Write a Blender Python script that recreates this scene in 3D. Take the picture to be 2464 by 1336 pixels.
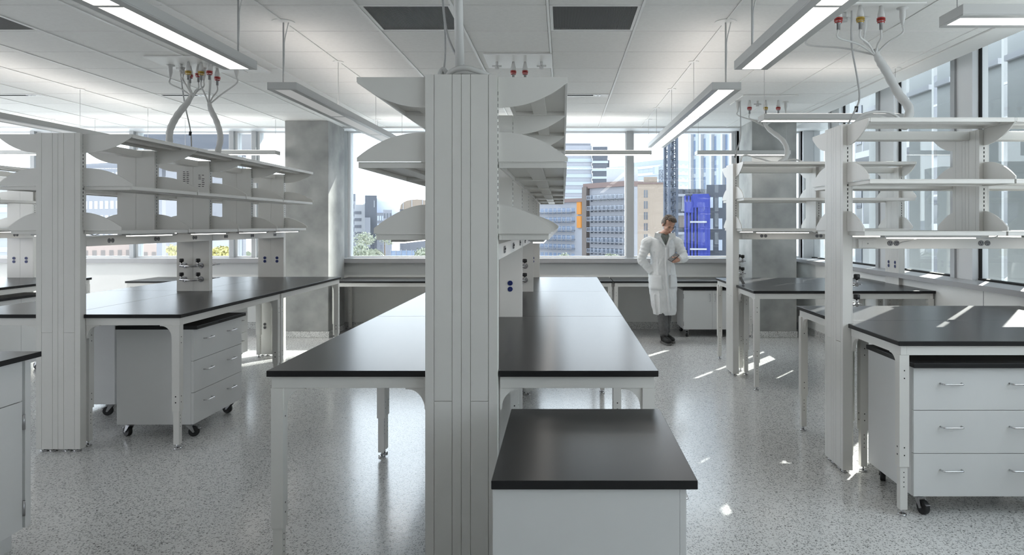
import bpy, bmesh, math, random
from mathutils import Vector, Matrix
random.seed(7)
R = math.radians
for o in list(bpy.data.objects): bpy.data.objects.remove(o)
C = bpy.context.scene.collection
SC = bpy.context.scene

# ------------------------------------------------------------------ camera
EYE = 1.516; F = 1703.0; VX, VY = 1354.0, 541.0
cam = bpy.data.cameras.new('camera'); co = bpy.data.objects.new('camera', cam); C.objects.link(co)
co.location = (0, 0, EYE); co.rotation_euler = (R(90), 0, 0)
cam.sensor_fit = 'HORIZONTAL'; cam.sensor_width = 36; cam.lens = F/2464*36
cam.shift_x = -(VX-1232)/2464; cam.shift_y = -(668-VY)/2464
cam.clip_start = .05; cam.clip_end = 5000
SC.camera = co
# ------------------------------------------------------------------ sky, sun, exposure
w = bpy.data.worlds.new('sky'); SC.world = w; w.use_nodes = True
nt = w.node_tree; nt.nodes.clear()
out = nt.nodes.new('ShaderNodeOutputWorld'); bg = nt.nodes.new('ShaderNodeBackground')
tc = nt.nodes.new('ShaderNodeTexCoord'); sx = nt.nodes.new('ShaderNodeSeparateXYZ'); rp = nt.nodes.new('ShaderNodeValToRGB')
nt.links.new(tc.outputs['Generated'], sx.inputs[0]); nt.links.new(sx.outputs['Z'], rp.inputs[0])
rp.color_ramp.elements[0].position = 0.0; rp.color_ramp.elements[0].color = (.91, .95, 1, 1)
rp.color_ramp.elements[1].position = .5; rp.color_ramp.elements[1].color = (.74, .82, .92, 1)
e = rp.color_ramp.elements.new(.10); e.color = (.87, .92, 1, 1)
nt.links.new(rp.outputs[0], bg.inputs[0]); nt.links.new(bg.outputs[0], out.inputs[0])
bg.inputs[1].default_value = 4.4
sun = bpy.data.lights.new('sun', 'SUN'); so = bpy.data.objects.new('sun', sun); C.objects.link(so)
sun.energy = 14.0; sun.angle = R(.25); sun.color = (1, .96, .9)
ELEV = R(33); SDIR = Vector((.6*math.cos(ELEV), .8*math.cos(ELEV), math.sin(ELEV)))
so.rotation_euler = SDIR.to_track_quat('Z', 'Y').to_euler(); so.location = SDIR*60
vs = SC.view_settings
SC.display_settings.display_device = 'sRGB'
vs.view_transform = 'Standard'; vs.look = 'None'; vs.gamma = 1; vs.use_curve_mapping = False
vs.exposure = 0.15
LENS_E = 3.4      # lit pendant lenses
GROUND = -14.0

# ------------------------------------------------------------------ helpers
def mat(name, col, rough=.5, metal=0, spec=.5, emit=None, estr=0, coat=0, coatr=.1):
    m = bpy.data.materials.new(name); m.use_nodes = True
    b = m.node_tree.nodes['Principled BSDF']
    b.inputs['Base Color'].default_value = (*col, 1); b.inputs['Roughness'].default_value = rough
    b.inputs['Metallic'].default_value = metal; b.inputs['Specular IOR Level'].default_value = spec
    b.inputs['Coat Weight'].default_value = coat; b.inputs['Coat Roughness'].default_value = coatr
    if emit: b.inputs['Emission Color'].default_value = (*emit, 1); b.inputs['Emission Strength'].default_value = estr
    return m
def N(m, t, **k):
    n = m.node_tree.nodes.new(t)
    for a, v in k.items():
        if hasattr(n, a): setattr(n, a, v)
    return n
def noise_mat(name, c1, c2, scale, rough=.6, bump=0, detail=4, lo=.35, hi=.65, spec=.5, stretch=None, r2=None):
    m = mat(name, c1, rough, spec=spec); L = m.node_tree.links; b = m.node_tree.nodes['Principled BSDF']
    t = N(m, 'ShaderNodeTexCoord'); n = N(m, 'ShaderNodeTexNoise'); n.inputs['Scale'].default_value = scale; n.inputs['Detail'].default_value = detail
    src = t.outputs['Object']
    if stretch:
        mp = N(m, 'ShaderNodeMapping'); mp.inputs['Scale'].default_value = stretch
        L.new(src, mp.inputs[0]); src = mp.outputs[0]
    L.new(src, n.inputs['Vector'])
    r = N(m, 'ShaderNodeValToRGB'); r.color_ramp.elements[0].position = lo; r.color_ramp.elements[1].position = hi
    r.color_ramp.elements[0].color = (*c1, 1); r.color_ramp.elements[1].color = (*c2, 1)
    L.new(n.outputs[0], r.inputs[0]); L.new(r.outputs[0], b.inputs['Base Color'])
    if r2 is not None:
        mr = N(m, 'ShaderNodeMapRange'); mr.inputs[3].default_value = rough; mr.inputs[4].default_value = r2
        L.new(n.outputs[0], mr.inputs[0]); L.new(mr.outputs[0], b.inputs['Roughness'])
    if bump:
        bp = N(m, 'ShaderNodeBump'); bp.inputs['Strength'].default_value = bump; bp.inputs['Distance'].default_value = .01
        L.new(n.outputs[0], bp.inputs['Height']); L.new(bp.outputs[0], b.inputs['Normal'])
    return m
M = {}
M['paint'] = noise_mat('white_powder_coat', (.72, .71, .68), (.75, .74, .71), 3, .38)
M['panel'] = noise_mat('white_wall_paint', (.86, .86, .84), (.89, .89, .87), 2, .6)
M['cart'] = noise_mat('white_laminate', (.70, .705, .70), (.73, .735, .73), 2, .45)
M['top'] = mat('black_epoxy_resin', (.023, .023, .024), .27, spec=.17)
M['darkgap'] = mat('dark_slot', (.01, .01, .01), .8)
M['black'] = mat('black_plastic', (.012, .012, .013), .45)
M['rubber'] = mat('black_rubber', (.012, .012, .013), .55)
M['chrome'] = mat('brushed_steel', (.55, .55, .56), .25, 1)
M['steel'] = mat('dull_steel', (.42, .42, .43), .35, 1)
M['outlet'] = mat('grey_socket_face', (.16, .16, .17), .4)
M['blue'] = mat('blue_socket_face', (.015, .03, .16), .4)
M['conc'] = noise_mat('cast_concrete', (.25, .255, .25), (.44, .445, .43), 2.6, .75, .15, 12, .32, .68)
M['tile'] = noise_mat('ceiling_tile', (.85, .85, .83), (.88, .88, .86), 40, .9)
M['grid'] = mat('ceiling_grid', (.84, .84, .82), .5)
M['alu'] = mat('window_aluminium', (.42, .43, .44), .4, .3)
M['white_frame'] = mat('white_window_frame', (.75, .76, .77), .4)
M['sill'] = mat('grey_sill', (.40, .40, .41), .35)
M['lens'] = mat('lit_lens', (.85, .85, .85), .5, emit=(1, .93, .87), estr=LENS_E)
M['lens_dim'] = mat('dim_lens', (.7, .7, .7), .5, emit=(1, .98, .95), estr=.2)
M['lens_mid'] = mat('soft_lens', (.8, .8, .8), .5, emit=(1, .98, .95), estr=5.0)
M['lens_far'] = mat('strong_lens', (.8, .8, .8), .5, emit=(1, .94, .89), estr=14.0)
M['rear'] = mat('grey_rear_wall', (.22, .22, .215), .7)
M['uplight_fill'] = mat('added_uplight', (.8, .8, .8), .5, emit=(1, .93, .88), estr=2.5)  # upward glow added to the pendants to brighten the ceiling
M['uplight_fill_far'] = mat('bright_added_uplight', (.8, .8, .8), .5, emit=(1, .94, .89), estr=3.5)
M['led'] = mat('led_bar', (.9, .9, .9), .5, emit=(1, .96, .9), estr=4)
M['housing'] = mat('light_housing', (.55, .55, .54), .4)
M['cable'] = mat('white_cable', (.62, .62, .61), .5)
M['wire'] = mat('grey_wire', (.45, .45, .45), .5)
M['red'] = mat('red_ring', (.42, .03, .025), .4)
M['yellow'] = mat('yellow_ring', (.50, .33, .04), .4)
M['grille'] = mat('grey_grille', (.12, .12, .12), .6)
M['skin'] = noise_mat('skin', (.50, .27, .19), (.56, .32, .23), 20, .5)
M['hair'] = noise_mat('brown_hair', (.05, .033, .022), (.13, .09, .06), 60, .6, .3)
M['coat'] = noise_mat('white_coat_cloth', (.74, .75, .75), (.80, .81, .81), 8, .85)
M['shirt'] = noise_mat('grey_green_shirt', (.14, .16, .15), (.22, .24, .22), 80, .8)
M['trousers'] = noise_mat('grey_trousers', (.10, .10, .10), (.13, .13, .13), 30, .85)
M['shoe'] = mat('black_shoe', (.012, .012, .012), .6)
M['sole'] = mat('grey_sole', (.14, .14, .14), .6)
M['lip'] = mat('lip', (.36, .14, .11), .5)
M['label'] = mat('label_print', (.06, .06, .06), .6)
M['card'] = mat('grey_card', (.12, .12, .12), .5)
# terrazzo
m = mat('terrazzo', (.4, .4, .4), .22, coat=.25, coatr=.12); M['terrazzo'] = m
L = m.node_tree.links; b = m.node_tree.nodes['Principled BSDF']; t = N(m, 'ShaderNodeTexCoord')
def chips(scale, thr, c, prev, low):
    v = N(m, 'ShaderNodeTexVoronoi'); v.inputs['Scale'].default_value = scale; L.new(t.outputs['Object'], v.inputs['Vector'])
    sp = N(m, 'ShaderNodeSeparateColor'); L.new(v.outputs['Color'], sp.inputs[0])
    g = N(m, 'ShaderNodeMath', operation='GREATER_THAN'); g.inputs[1].default_value = thr; L.new(sp.outputs[0], g.inputs[0])
    d = N(m, 'ShaderNodeMath', operation='LESS_THAN'); d.inputs[1].default_value = low; L.new(v.outputs['Distance'], d.inputs[0])
    mu = N(m, 'ShaderNodeMath', operation='MULTIPLY'); L.new(g.outputs[0], mu.inputs[0]); L.new(d.outputs[0], mu.inputs[1])
    mx = N(m, 'ShaderNodeMix', data_type='RGBA'); L.new(mu.outputs[0], mx.inputs['Factor'])
    if isinstance(prev, tuple): mx.inputs['A'].default_value = prev
    else: L.new(prev, mx.inputs['A'])
    mx.inputs['B'].default_value = c
    return mx.outputs['Result']
c = chips(120, .55, (.76, .76, .745, 1), (.66, .66, .65, 1), .5)
c = chips(95, .60, (.36, .36, .355, 1), c, .45)
c = chips(125, .80, (.17, .17, .17, 1), c, .42)
c = chips(75, .93, (.17, .165, .16, 1), c, .40)
L.new(c, b.inputs['Base Color'])
n = N(m, 'ShaderNodeTexNoise'); n.inputs['Scale'].default_value = 28; n.inputs['Detail'].default_value = 3; L.new(t.outputs['Object'], n.inputs['Vector'])
bp = N(m, 'ShaderNodeBump'); bp.inputs['Strength'].default_value = .12; bp.inputs['Distance'].default_value = .004
L.new(n.outputs[0], bp.inputs['Height']); L.new(bp.outputs[0], b.inputs['Normal']); L.new(bp.outputs[0], b.inputs['Coat Normal'])
# window glass: clear with a fresnel reflection
m = bpy.data.materials.new('clear_glass'); m.use_nodes = True; M['glass'] = m
q = m.node_tree; q.nodes.clear()
o_ = q.nodes.new('ShaderNodeOutputMaterial'); mx = q.nodes.new('ShaderNodeMixShader'); tr = q.nodes.new('ShaderNodeBsdfTransparent')
gl = q.nodes.new('ShaderNodeBsdfGlossy'); gl.inputs['Roughness'].default_value = .01; lw = q.nodes.new('ShaderNodeLayerWeight'); lw.inputs[0].default_value = .5
pw = q.nodes.new('ShaderNodeMath'); pw.operation = 'POWER'; pw.inputs[1].default_value = 5; q.links.new(lw.outputs['Facing'], pw.inputs[0])
fr = q.nodes.new('ShaderNodeMath'); fr.operation = 'MULTIPLY_ADD'; fr.inputs[1].default_value = .75; fr.inputs[2].default_value = .035; q.links.new(pw.outputs[0], fr.inputs[0])
tr.inputs[0].default_value = (.93, .96, .96, 1)
q.links.new(fr.outputs[0], mx.inputs[0]); q.links.new(tr.outputs[0], mx.inputs[1]); q.links.new(gl.outputs[0], mx.inputs[2]); q.links.new(mx.outputs[0], o_.inputs[0])

class MB:
    """collects shapes into one mesh object; several material slots allowed"""
    def __init__(s): s.v = []; s.f = []; s.mi = []; s.mats = []; s.sm = []
    def _m(s, m):
        if m not in s.mats: s.mats.append(m)
        return s.mats.index(m)
    def raw(s, vs_, fs, m=None, T=None, smooth=False):
        b0 = len(s.v); k = s._m(m)
        for p in vs_:
            p = Vector(p); s.v.append(tuple(T @ p if T else p))
        for f in fs: s.f.append([b0+i for i in f]); s.mi.append(k); s.sm.append(smooth)
    def box(s, x0, x1, y0, y1, z0, z1, m=None, T=None):
        v = [(x0,y0,z0),(x1,y0,z0),(x1,y1,z0),(x0,y1,z0),(x0,y0,z1),(x1,y0,z1),(x1,y1,z1),(x0,y1,z1)]
        s.raw(v, [(3,2,1,0),(4,5,6,7),(0,1,5,4),(1,2,6,5),(2,3,7,6),(3,0,4,7)], m, T)
    def prism(s, pts, axis, a, b_, m=None, T=None):
        """polygon pts extruded along axis between a and b_"""
        def P(p, c):
            return {'x': (c, p[0], p[1]), 'y': (p[0], c, p[1]), 'z': (p[0], p[1], c)}[axis]
        n = len(pts); v = [P(p, a) for p in pts]+[P(p, b_) for p in pts]
        fs = [list(range(n))[::-1], [n+i for i in range(n)]]+[(i, (i+1) % n, n+(i+1) % n, n+i) for i in range(n)]
        ar = sum(pts[i][0]*pts[(i+1) % n][1]-pts[(i+1) % n][0]*pts[i][1] for i in range(n))
        flip = (ar < 0) != (axis == 'y')
        if flip: fs = [list(f)[::-1] for f in fs]
        s.raw(v, fs, m, T)
    def tube(s, pts, r, m=None, n=8, T=None, cap=True):
        pts = [Vector(p) for p in pts]; rr = r if isinstance(r, (list, tuple)) else [r]*len(pts)
        vs_ = []; up = None
        for i, p in enumerate(pts):
            d = (pts[min(i+1, len(pts)-1)]-pts[max(i-1, 0)])
            d = d.normalized() if d.length > 1e-9 else Vector((0, 0, 1))
            if up is None:
                up = Vector((1, 0, 0)) if abs(d.x) < .8 else Vector((0, 1, 0))
            a = (up-d*up.dot(d)).normalized(); b2 = d.cross(a); up = a
            for k in range(n):
                an = 2*math.pi*k/n; vs_.append(p+(a*math.cos(an)+b2*math.sin(an))*rr[i])
        fs = []
        for i in range(len(pts)-1):
            for k in range(n):
                fs.append((i*n+k, i*n+(k+1) % n, (i+1)*n+(k+1) % n, (i+1)*n+k))
        s.raw(vs_, fs, m, T, smooth=True)
        if cap:
            b0 = len(s.v)-len(vs_); k = s._m(m)
            s.f.append([b0+i for i in range(n)][::-1]); s.mi.append(k); s.sm.append(False)
            s.f.append([b0+(len(pts)-1)*n+i for i in range(n)]); s.mi.append(k); s.sm.append(False)
    def ball(s, c, r, m=None, n=12, T=None):
        r = (r, r, r) if not isinstance(r, (tuple, list)) else r
        vs_ = [(c[0], c[1], c[2]-r[2])]; h = n//2
        for i in range(1, h):
            ph = -math.pi/2+math.pi*i/h
            for k in range(n):
                an = 2*math.pi*k/n; vs_.append((c[0]+r[0]*math.cos(ph)*math.cos(an), c[1]+r[1]*math.cos(ph)*math.sin(an), c[2]+r[2]*math.sin(ph)))
        vs_.append((c[0], c[1], c[2]+r[2])); fs = []
        for k in range(n): fs.append((0, 1+(k+1) % n, 1+k))
        for i in range(h-2):
            for k in range(n):
                a = 1+i*n+k; b2 = 1+i*n+(k+1) % n; fs.append((a, b2, b2+n, a+n))
        t_ = len(vs_)-1
        for k in range(n): fs.append((t_, t_-n+k, t_-n+(k+1) % n))
        s.raw(vs_, fs, m, T, smooth=True)
    def build(s, name, m, parent=None, bevel=0, loc=None):
        me = bpy.data.meshes.new(name); me.from_pydata(s.v, [], s.f)
        for k in s.mats: me.materials.append(M[k] if isinstance(k, str) else (k or (M[m] if isinstance(m, str) else m)))
        for p, k, sm in zip(me.polygons, s.mi, s.sm): p.material_index = k; p.use_smooth = sm
        me.update()
        o = bpy.data.objects.new(name, me); C.objects.link(o)
        if parent is not None: o.parent = parent
        if loc: o.location = loc
        if bevel:
            bv = o.modifiers.new('bevel', 'BEVEL'); bv.width = bevel; bv.segments = 2; bv.limit_method = 'ANGLE'
        return o
def tag(o, label=None, cat=None, group=None, kind=None):
    if label: o['label'] = label
    if cat: o['category'] = cat
    if group: o['group'] = group
    if kind: o['kind'] = kind
    return o
def empty(name, loc, rz=0, label=None, cat=None, group=None, kind=None):
    o = bpy.data.objects.new(name, None); C.objects.link(o); o.empty_display_size = .1
    o.location = loc; o.rotation_euler = (0, 0, rz)
    return tag(o, label, cat, group, kind)
def copy_tree(o, parent=None):
    c_ = o.copy(); C.objects.link(c_)
    if parent is not None: c_.parent = parent
    for ch in list(o.children): copy_tree(ch, c_)
    return c_
def B(name, x0, x1, y0, y1, z0, z1, m, parent=None, bevel=0):
    k = MB(); k.box(x0, x1, y0, y1, z0, z1); return k.build(name, m, parent, bevel)
def W(px, py, d): return Vector(((px-VX)*d/F, d, EYE-(py-VY)*d/F))
def smooth_path(pts, n=8):
    """Catmull-Rom through the points"""
    P = [Vector(p) for p in pts]; P = [P[0]*2-P[1]]+P+[P[-1]*2-P[-2]]; r = []
    for i in range(1, len(P)-2):
        for k in range(n):
            t_ = k/n; a, b_, c_, d = P[i-1], P[i], P[i+1], P[i+2]
            r.append(.5*((2*b_)+(c_-a)*t_+(2*a-5*b_+4*c_-d)*t_*t_+(3*b_-a-3*c_+d)*t_**3))
    r.append(P[-2]); return r

# ------------------------------------------------------------------ room
CEIL = 2.916; XL = -12.0; XR = 3.40; YB = 10.3; YF = -2.3
def S(name, *a, m='panel', **k): return tag(B(name, *a, m, **k), kind='structure')
S('floor', XL, 3.8, YF, 10.75, -.3, 0, m='terrazzo')
S('wall_back', XL, 3.8, YB, 10.7, 0, .965)
S('wall_right', XR, 3.8, YF, YB, 0, .985)
S('baseboard_back', XL, XR, YB-.012, YB, 0, .10, m='terrazzo')
S('baseboard_right', XR-.012, XR, YF, YB, 0, .10, m='terrazzo')
S('trim_1', XL, 3.36, 10.2, 10.62, .966, 1.03, m='sill')
S('trim_2', 3.35, 3.76, YF, 10.62, .986, 1.03, m='sill')
S('trim_3', XL, 3.8, 10.1, 10.7, 2.893, 3.25, m='white_frame')
k = MB(); k.box(3.06, 3.29, YF, 10.1, 2.906, 2.94); k.box(3.06, 3.085, YF, 10.1, 2.94, 3.3)
tag(k.build('trim_4', 'grid'), kind='structure')
S('trim_5', 3.55, 3.85, YF, 10.7, 3.25, 3.6, m='white_frame')
# seams of the right wall panels
k = MB()
for y in (1.2, 2.7, 4.2, 5.72, 7.24, 8.76): k.box(XR-.002, XR+.001, y-.003, y+.003, .1, .985)
tag(k.build('trim_6', 'sill'), kind='structure')
# ceiling: tiles in a recessed grid
TX0, TY0, TS = -.096, 4.507, .61
vents = [(-2, 0), (0, 0), (-7, 0)]
k = MB()
i0 = int((XL-TX0)//TS); y0i = int((YF-TY0)//TS)
for i in range(i0, 6):
    xa = TX0+i*TS; xb = min(xa+TS, 3.06)
    if xa >= 3.05: continue
    for j in range(y0i, 10):
        if (i, j) in vents: continue
        ya = TY0+j*TS; yb = min(ya+TS, 10.1)
        if ya >= 10.08: continue
        k.box(xa+.0115, xb-.0115, ya+.0055, yb-.0055, CEIL, CEIL+.02)
k.box(XL-.3, 3.85, YF-.3, 10.7, 3.3, 3.45)
tag(k.build('ceiling', 'tile'), kind='structure')
k = MB()
for i in range(i0, 7):
    xa = TX0+i*TS
    if xa < 3.06: k.box(xa-.0085, xa+.0085, YF, 10.1, CEIL-.005, CEIL+.03)
for j in range(y0i, 10):
    ya = TY0+j*TS
    k.box(XL, 3.06, ya-.0045, ya+.0045, CEIL+.014, CEIL+.028)
tag(k.build('trim_7', 'grid'), kind='structure')
# vent grilles in the ceiling
lab = {(-2, 0): 'square grey ceiling grille partly hidden by the vertical white conduit', (0, 0): 'square grey ceiling grille right of the central shelf column',
       (-7, 0): 'grey ceiling grille in the top left corner'}
for (i, j) in vents:
    xa = TX0+i*TS; ya = TY0+j*TS
    r = empty('ceiling_grille', (xa+TS/2, ya+TS/2, CEIL), 0, lab[(i, j)], 'vent', 'perforated ceiling grilles')
    h = TS/2-.011; k = MB()
    for a in ((-h, h, -h, -h+.02), (-h, h, h-.02, h), (-h, -h+.02, -h+.02, h-.02), (h-.02, h, -h+.02, h-.02)): k.box(*a, 0, .02)
    k.build('frame', 'grid', r)
    k = MB()
    for s_ in range(70):
        x = -h+.022+s_*(2*h-.044)/70; k.box(x, x+.0048, -h+.02, h-.02, .004, .012)
    k.box(-h+.02, h-.02, -h+.02, h-.02, .016, .02, 'darkgap')
    k.build('grille', 'grille', r)
# slot diffusers (shallow white boxes with a dark slot)
for (i, j, l) in ((0, 5, 'slot air diffuser in the ceiling right of the central shelves'), (-7, 5, 'slot air diffuser behind the left cable drop'),
                  (-10, 5, 'slot air diffuser at the far left edge of the ceiling')):
    xa = TX0+i*TS; ya = TY0+j*TS
    r = empty('slot_diffuser', (xa+TS/2, ya+.06, CEIL), 0, l, 'vent', 'ceiling slot diffusers')
    k = MB(); k.box(-.28, .28, -.05, .10, -.006, -.001); k.build('plate', 'grid', r)
    k = MB(); k.box(-.25, .12, -.02, .03, -.008, -.0062); k.build('slot', 'darkgap', r)
    k = MB(); k.box(.14, .16, -.02, .03, -.009, -.0062); k.box(.18, .20, -.02, .03, -.009, -.0062); k.build('vane', 'steel', r)

# windows: back wall and right wall
wn = [0]
def window_back(x0, x1, extra=None):
    wn[0] += 1
    y = 10.46; z0, z1 = 1.03, 2.893; k = MB(); f = .035
    for a in ((x0, x0+f, z0, z1), (x1-f, x1, z0, z1), (x0+f, x1-f, z0, z0+.02), (x0+f, x1-f, z1-.02, z1)): k.box(a[0], a[1], y, y+.14, a[2], a[3])
    o = tag(k.build('window_%d' % wn[0], 'white_frame'), kind='structure')
    g = MB(); g.box(x0+f, x1-f, y+.06, y+.066, z0+.02, z1-.02); g.build('pane', 'glass', o)
    return o
MX = [-12, -10.8, -9.3, -7.8, -6.34, -4.87, -4.54, -3.2, -1.07, .99, 2.56]
for a, b_ in zip(MX[:-1], MX[1:]): window_back(a+.03, b_-.03)
window_back(2.62, 3.52)
k = MB()
for x in MX+[2.59, 3.55]:
    ww = .03 if x not in (.99,) else .05
    k.box(x-ww, x+ww, 10.40, 10.64, 1.03, 2.893)
k.box(3.52, 3.76, 10.35, 10.66, 1.03, 3.25)
tag(k.build('trim_8', 'alu'), kind='structure')
PIER = [(-2.8, -2.46), (-1.3, -.96), (.2, .54), (1.7, 2.04), (3.2, 3.54), (4.7, 5.04), (6.2, 6.54), (7.68, 8.1), (9.2, 9.55)]
k = MB(); g = MB()
for a, b_ in PIER:
    k.box(3.60, 3.74, a+.02, b_-.07, 1.03, 3.25)
    g.box(3.58, 3.76, b_-.07, b_, 1.03, 3.25); g.box(3.655, 3.675, a-.002, a+.02, 1.03, 3.25, 'darkgap')
tag(k.build('trim_9', 'white_frame'), kind='structure'); tag(g.build('trim_10', 'alu'), kind='structure')
ed = [YF]+[e_ for p in PIER for e_ in p]+[10.35]
for a, b_ in zip(ed[::2], ed[1::2]):
    wn[0] += 1; k = MB()
    k.box(3.64, 3.70, a, b_, 1.03, 1.045, 'darkgap'); k.box(3.64, 3.70, a, b_, 3.20, 3.25)
    o = tag(k.build('window_%d' % wn[0], 'alu'), kind='structure')
    g = MB(); g.box(3.67, 3.676, a, b_, 1.045, 3.20); g.build('pane', 'glass', o)

# unseen rear wall behind the camera, closed; dark grey cuts light bounced forward
k = MB(); k.box(XL, 3.8, YF-.12, YF, 0, 1.0); k.box(XL, 3.8, YF-.12, YF, 2.5, 3.3)
for x in (-12, -9, -6, -3, 0, 3): k.box(x, x+3 if x < 3 else 3.8, YF-.12, YF, 1.0, 2.5)
tag(k.build('wall_rear', 'rear'), kind='structure')
# concrete columns
for (x0, x1, l) in ((-3.73, -3.146, 'square grey concrete column at the windows left of the central shelves'),
                    (2.54, 3.14, 'square grey concrete column behind the right shelving'), (-9.95, -9.35, 'grey concrete column at far left')):
    r = empty('concrete_column', ((x0+x1)/2, 9.85, 0), 0, l, 'column'); h = (x1-x0)/2
    k = MB(); k.box(-h, h, -.35, .35, .085, CEIL-.001); k.build('shaft', 'conc', r, .006)
    k = MB(); k.box(-h-.012, h+.012, -.362, .362, 0, .085); k.build('base', 'terrazzo', r, .006)

# ------------------------------------------------------------------ lab tables
def arc_gusset(xc, z, sx, w=.075, h=.09, n=8):
    """concave corner plate; right angle at (xc, z), growing towards sx and down"""
    pts = [(xc, z), (xc+sx*w*1.15, z), (xc+sx*w*1.15, z-.006)]
    for i in range(n+1):
        a = math.pi/2*i/n
        pts.append((xc+sx*(w-.0+.0)-sx*(w-.006)*math.sin(a), z-.006-(h-.006)*(1-math.cos(a))))
    pts.append((xc, z-h)); return pts
def make_leg(x, y, H, parent, s=.05):
    k = MB(); t_ = H-.075; sp = t_-.58 if H > .8 else t_-.5
    k.box(x-s/2, x+s/2, y-s/2, y+s/2, sp, t_)
    k.box(x-s/2+.006, x+s/2-.006, y-s/2+.006, y+s/2-.006, .035, sp)
    for zz in (t_-.08, t_-.12, sp+.10, sp+.06): 
        for sg in (-1, 1): k.box(x+sg*s/2-(.0008), x+sg*s/2+.0008, y-.003, y+.003, zz-.003, zz+.003, 'darkgap')
        k.box(x-.004, x+.004, y-s/2-.0008, y-s/2+.0008, zz-.004, zz+.004, 'darkgap') if zz < .45 else None
    for zz in (sp-.03, sp-.055, sp-.08, sp-.105):
        for sg in (-1, 1): k.box(x+sg*(s/2-.006)-.0008, x+sg*(s/2-.006)+.0008, y-.0025, y+.0025, zz-.0025, zz+.0025, 'darkgap')
    o = k.build('leg', 'paint', parent)
    k = MB(); k.tube([(x, y, 0), (x, y, .009), (x, y, .010)], [.022, .022, .012], n=12); k.tube([(x, y, .01), (x, y, .036)], .007, n=8)
    k.build('foot', 'chrome', o)
    return o
def make_table(L_, Wd, H, notch):
    r = empty('lab_bench', (0, 0, 0))
    zt = H-.025; nx, ny = .150, .0315; g = .0015
    if notch: pts = [(nx, g), (Wd, g), (Wd, L_-g), (nx, L_-g), (nx, L_-ny), (g, L_-ny), (g, ny), (nx, ny)]
    else: pts = [(g, g), (Wd, g), (Wd, L_-g), (g, L_-g)]
    k = MB(); k.prism(pts, 'z', zt, H); k.build('benchtop', 'top', r, .002)
    zr = zt-.05; k = MB(); s = .05; e0 = .012
    ix = (nx+.003) if notch else .015
    for y0 in (e0+.006, L_-e0-.036): k.box(ix, Wd-.015, y0, y0+.03, zr, zt)
    k.box(Wd-.045, Wd-.015, e0+.036, L_-e0-.036, zr, zt)
    k.box(.07, .10, .085 if notch else e0+.036, L_-(.085 if notch else e0+.036), zr, zt)
    if notch:
        for yc in (.085, L_-.115): k.box(.10, Wd-.045, yc, yc+.03, zr, zt)
    k.build('apron_frame', 'paint', r, .0015)
    xo = Wd-.015-s/2
    for y in (e0+s/2, L_-e0-s/2): make_leg(xo, y, H, r)
    iy = .085+s/2 if notch else e0+s/2
    xi = .105 if notch else .04
    for y in (iy, L_-iy): make_leg(xi, y, H, r)
    for y0 in (e0+.010, L_-e0-.032):
        k = MB(); k.prism(arc_gusset(Wd-.015-s, zr, -1), 'y', y0, y0+.022); k.build('corner_bracket', 'paint', r)
        k = MB(); k.prism(arc_gusset(ix if notch else .015+s, zr, 1), 'y', y0, y0+.022); k.build('corner_bracket', 'paint', r)
    return r
LU = 1.72; HT = .914
protoA = make_table(LU, .80, HT, True)
protoB = make_table(1.66, .80, HT, True)
protoC = make_table(1.88, .78, .76, False)
usedp = set()
def place(proto, loc, rz, label, cat, group=None):
    if proto.name in usedp: o = copy_tree(proto)
    else: o = proto; usedp.add(proto.name)
    o.location = loc; o.rotation_euler = (0, 0, rz)
    for kk in ('label', 'category', 'group'):
        if kk in o: del o[kk]
    return tag(o, label, cat, group)
GI = 'tall lab benches in the four island rows'
class Isle:
    def __init__(s, cx, y0, along, L_, n): s.cx, s.y0, s.a, s.L, s.n = cx, y0, along, L_, n
    def T(s, x, y):    # local -> world xy
        return (s.cx+x, s.y0+y) if s.a == 'y' else (s.cx+y, s.y0-x)
    def rz(s): return 0 if s.a == 'y' else -math.pi/2
CEN = Isle(-.413, 2.913, 'y', 1.742, 3); LFT = Isle(-3.362, 4.745, 'y', LU, 2); FAR = Isle(-6.18, 4.65, 'y', LU, 2)
R1 = Isle(1.735, 4.455, 'x', 1.66, 1); R2 = Isle(1.735, 7.235, 'x', 1.66, 1)
protoD = make_table(1.742, .808, HT, True)
def lay(isle, proto, labels):
    q_ = 0
    for kk in range(isle.n):
        for side in (1, -1):
            if side == 1: x, y = isle.T(0, kk*isle.L); rz = isle.rz()
            else: x, y = isle.T(0, (kk+1)*isle.L); rz = isle.rz()+math.pi
            place(proto, (x, y, 0), rz, labels[q_], 'bench', GI); q_ += 1
lay(CEN, protoD, ['nearest black topped bench of the central island, right of its column', 'nearest black topped bench of the central island, left of its column',
                  'middle bench of the central island, right side with blue sky reflections', 'middle bench of the central island, left side',
                  'farthest bench of the central island on its right side', 'farthest bench of the central island on its left side'])
lay(LFT, protoA, ['front bench of the left island over the three drawer cabinet', 'front bench of the left island, cut by the left edge of the picture',
                  'rear right bench of the left island reaching to the concrete column', 'rear left bench of the left island'])
lay(FAR, protoA, ['near right bench of the island at the far left edge', 'near left bench of the island at the far left edge',
                  'far right bench of the island at the far left edge, above a two door cabinet', 'far left bench of the island at the far left edge'])
lay(R1, protoB, ['big black topped bench at right in the foreground over a drawer cabinet', 'bench behind the near right shelving with a leg left of its column'])
lay(R2, protoB, ['sunlit black bench in front of the right concrete column', 'bench on the far side of the far right shelving'])
GB = 'low white benches along the back windows'
for (x, l) in ((-5.86, 'low bench under the back windows left of the left concrete column'), (-3.10, 'low bench under the back windows just right of the left concrete column'),
               (-1.21, 'low bench under the back windows hidden behind the central shelves'), (.68, 'low bench under the back windows behind the man')):
    place(protoC, (x, 10.25, 0), -math.pi/2, l, 'bench', GB)

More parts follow.
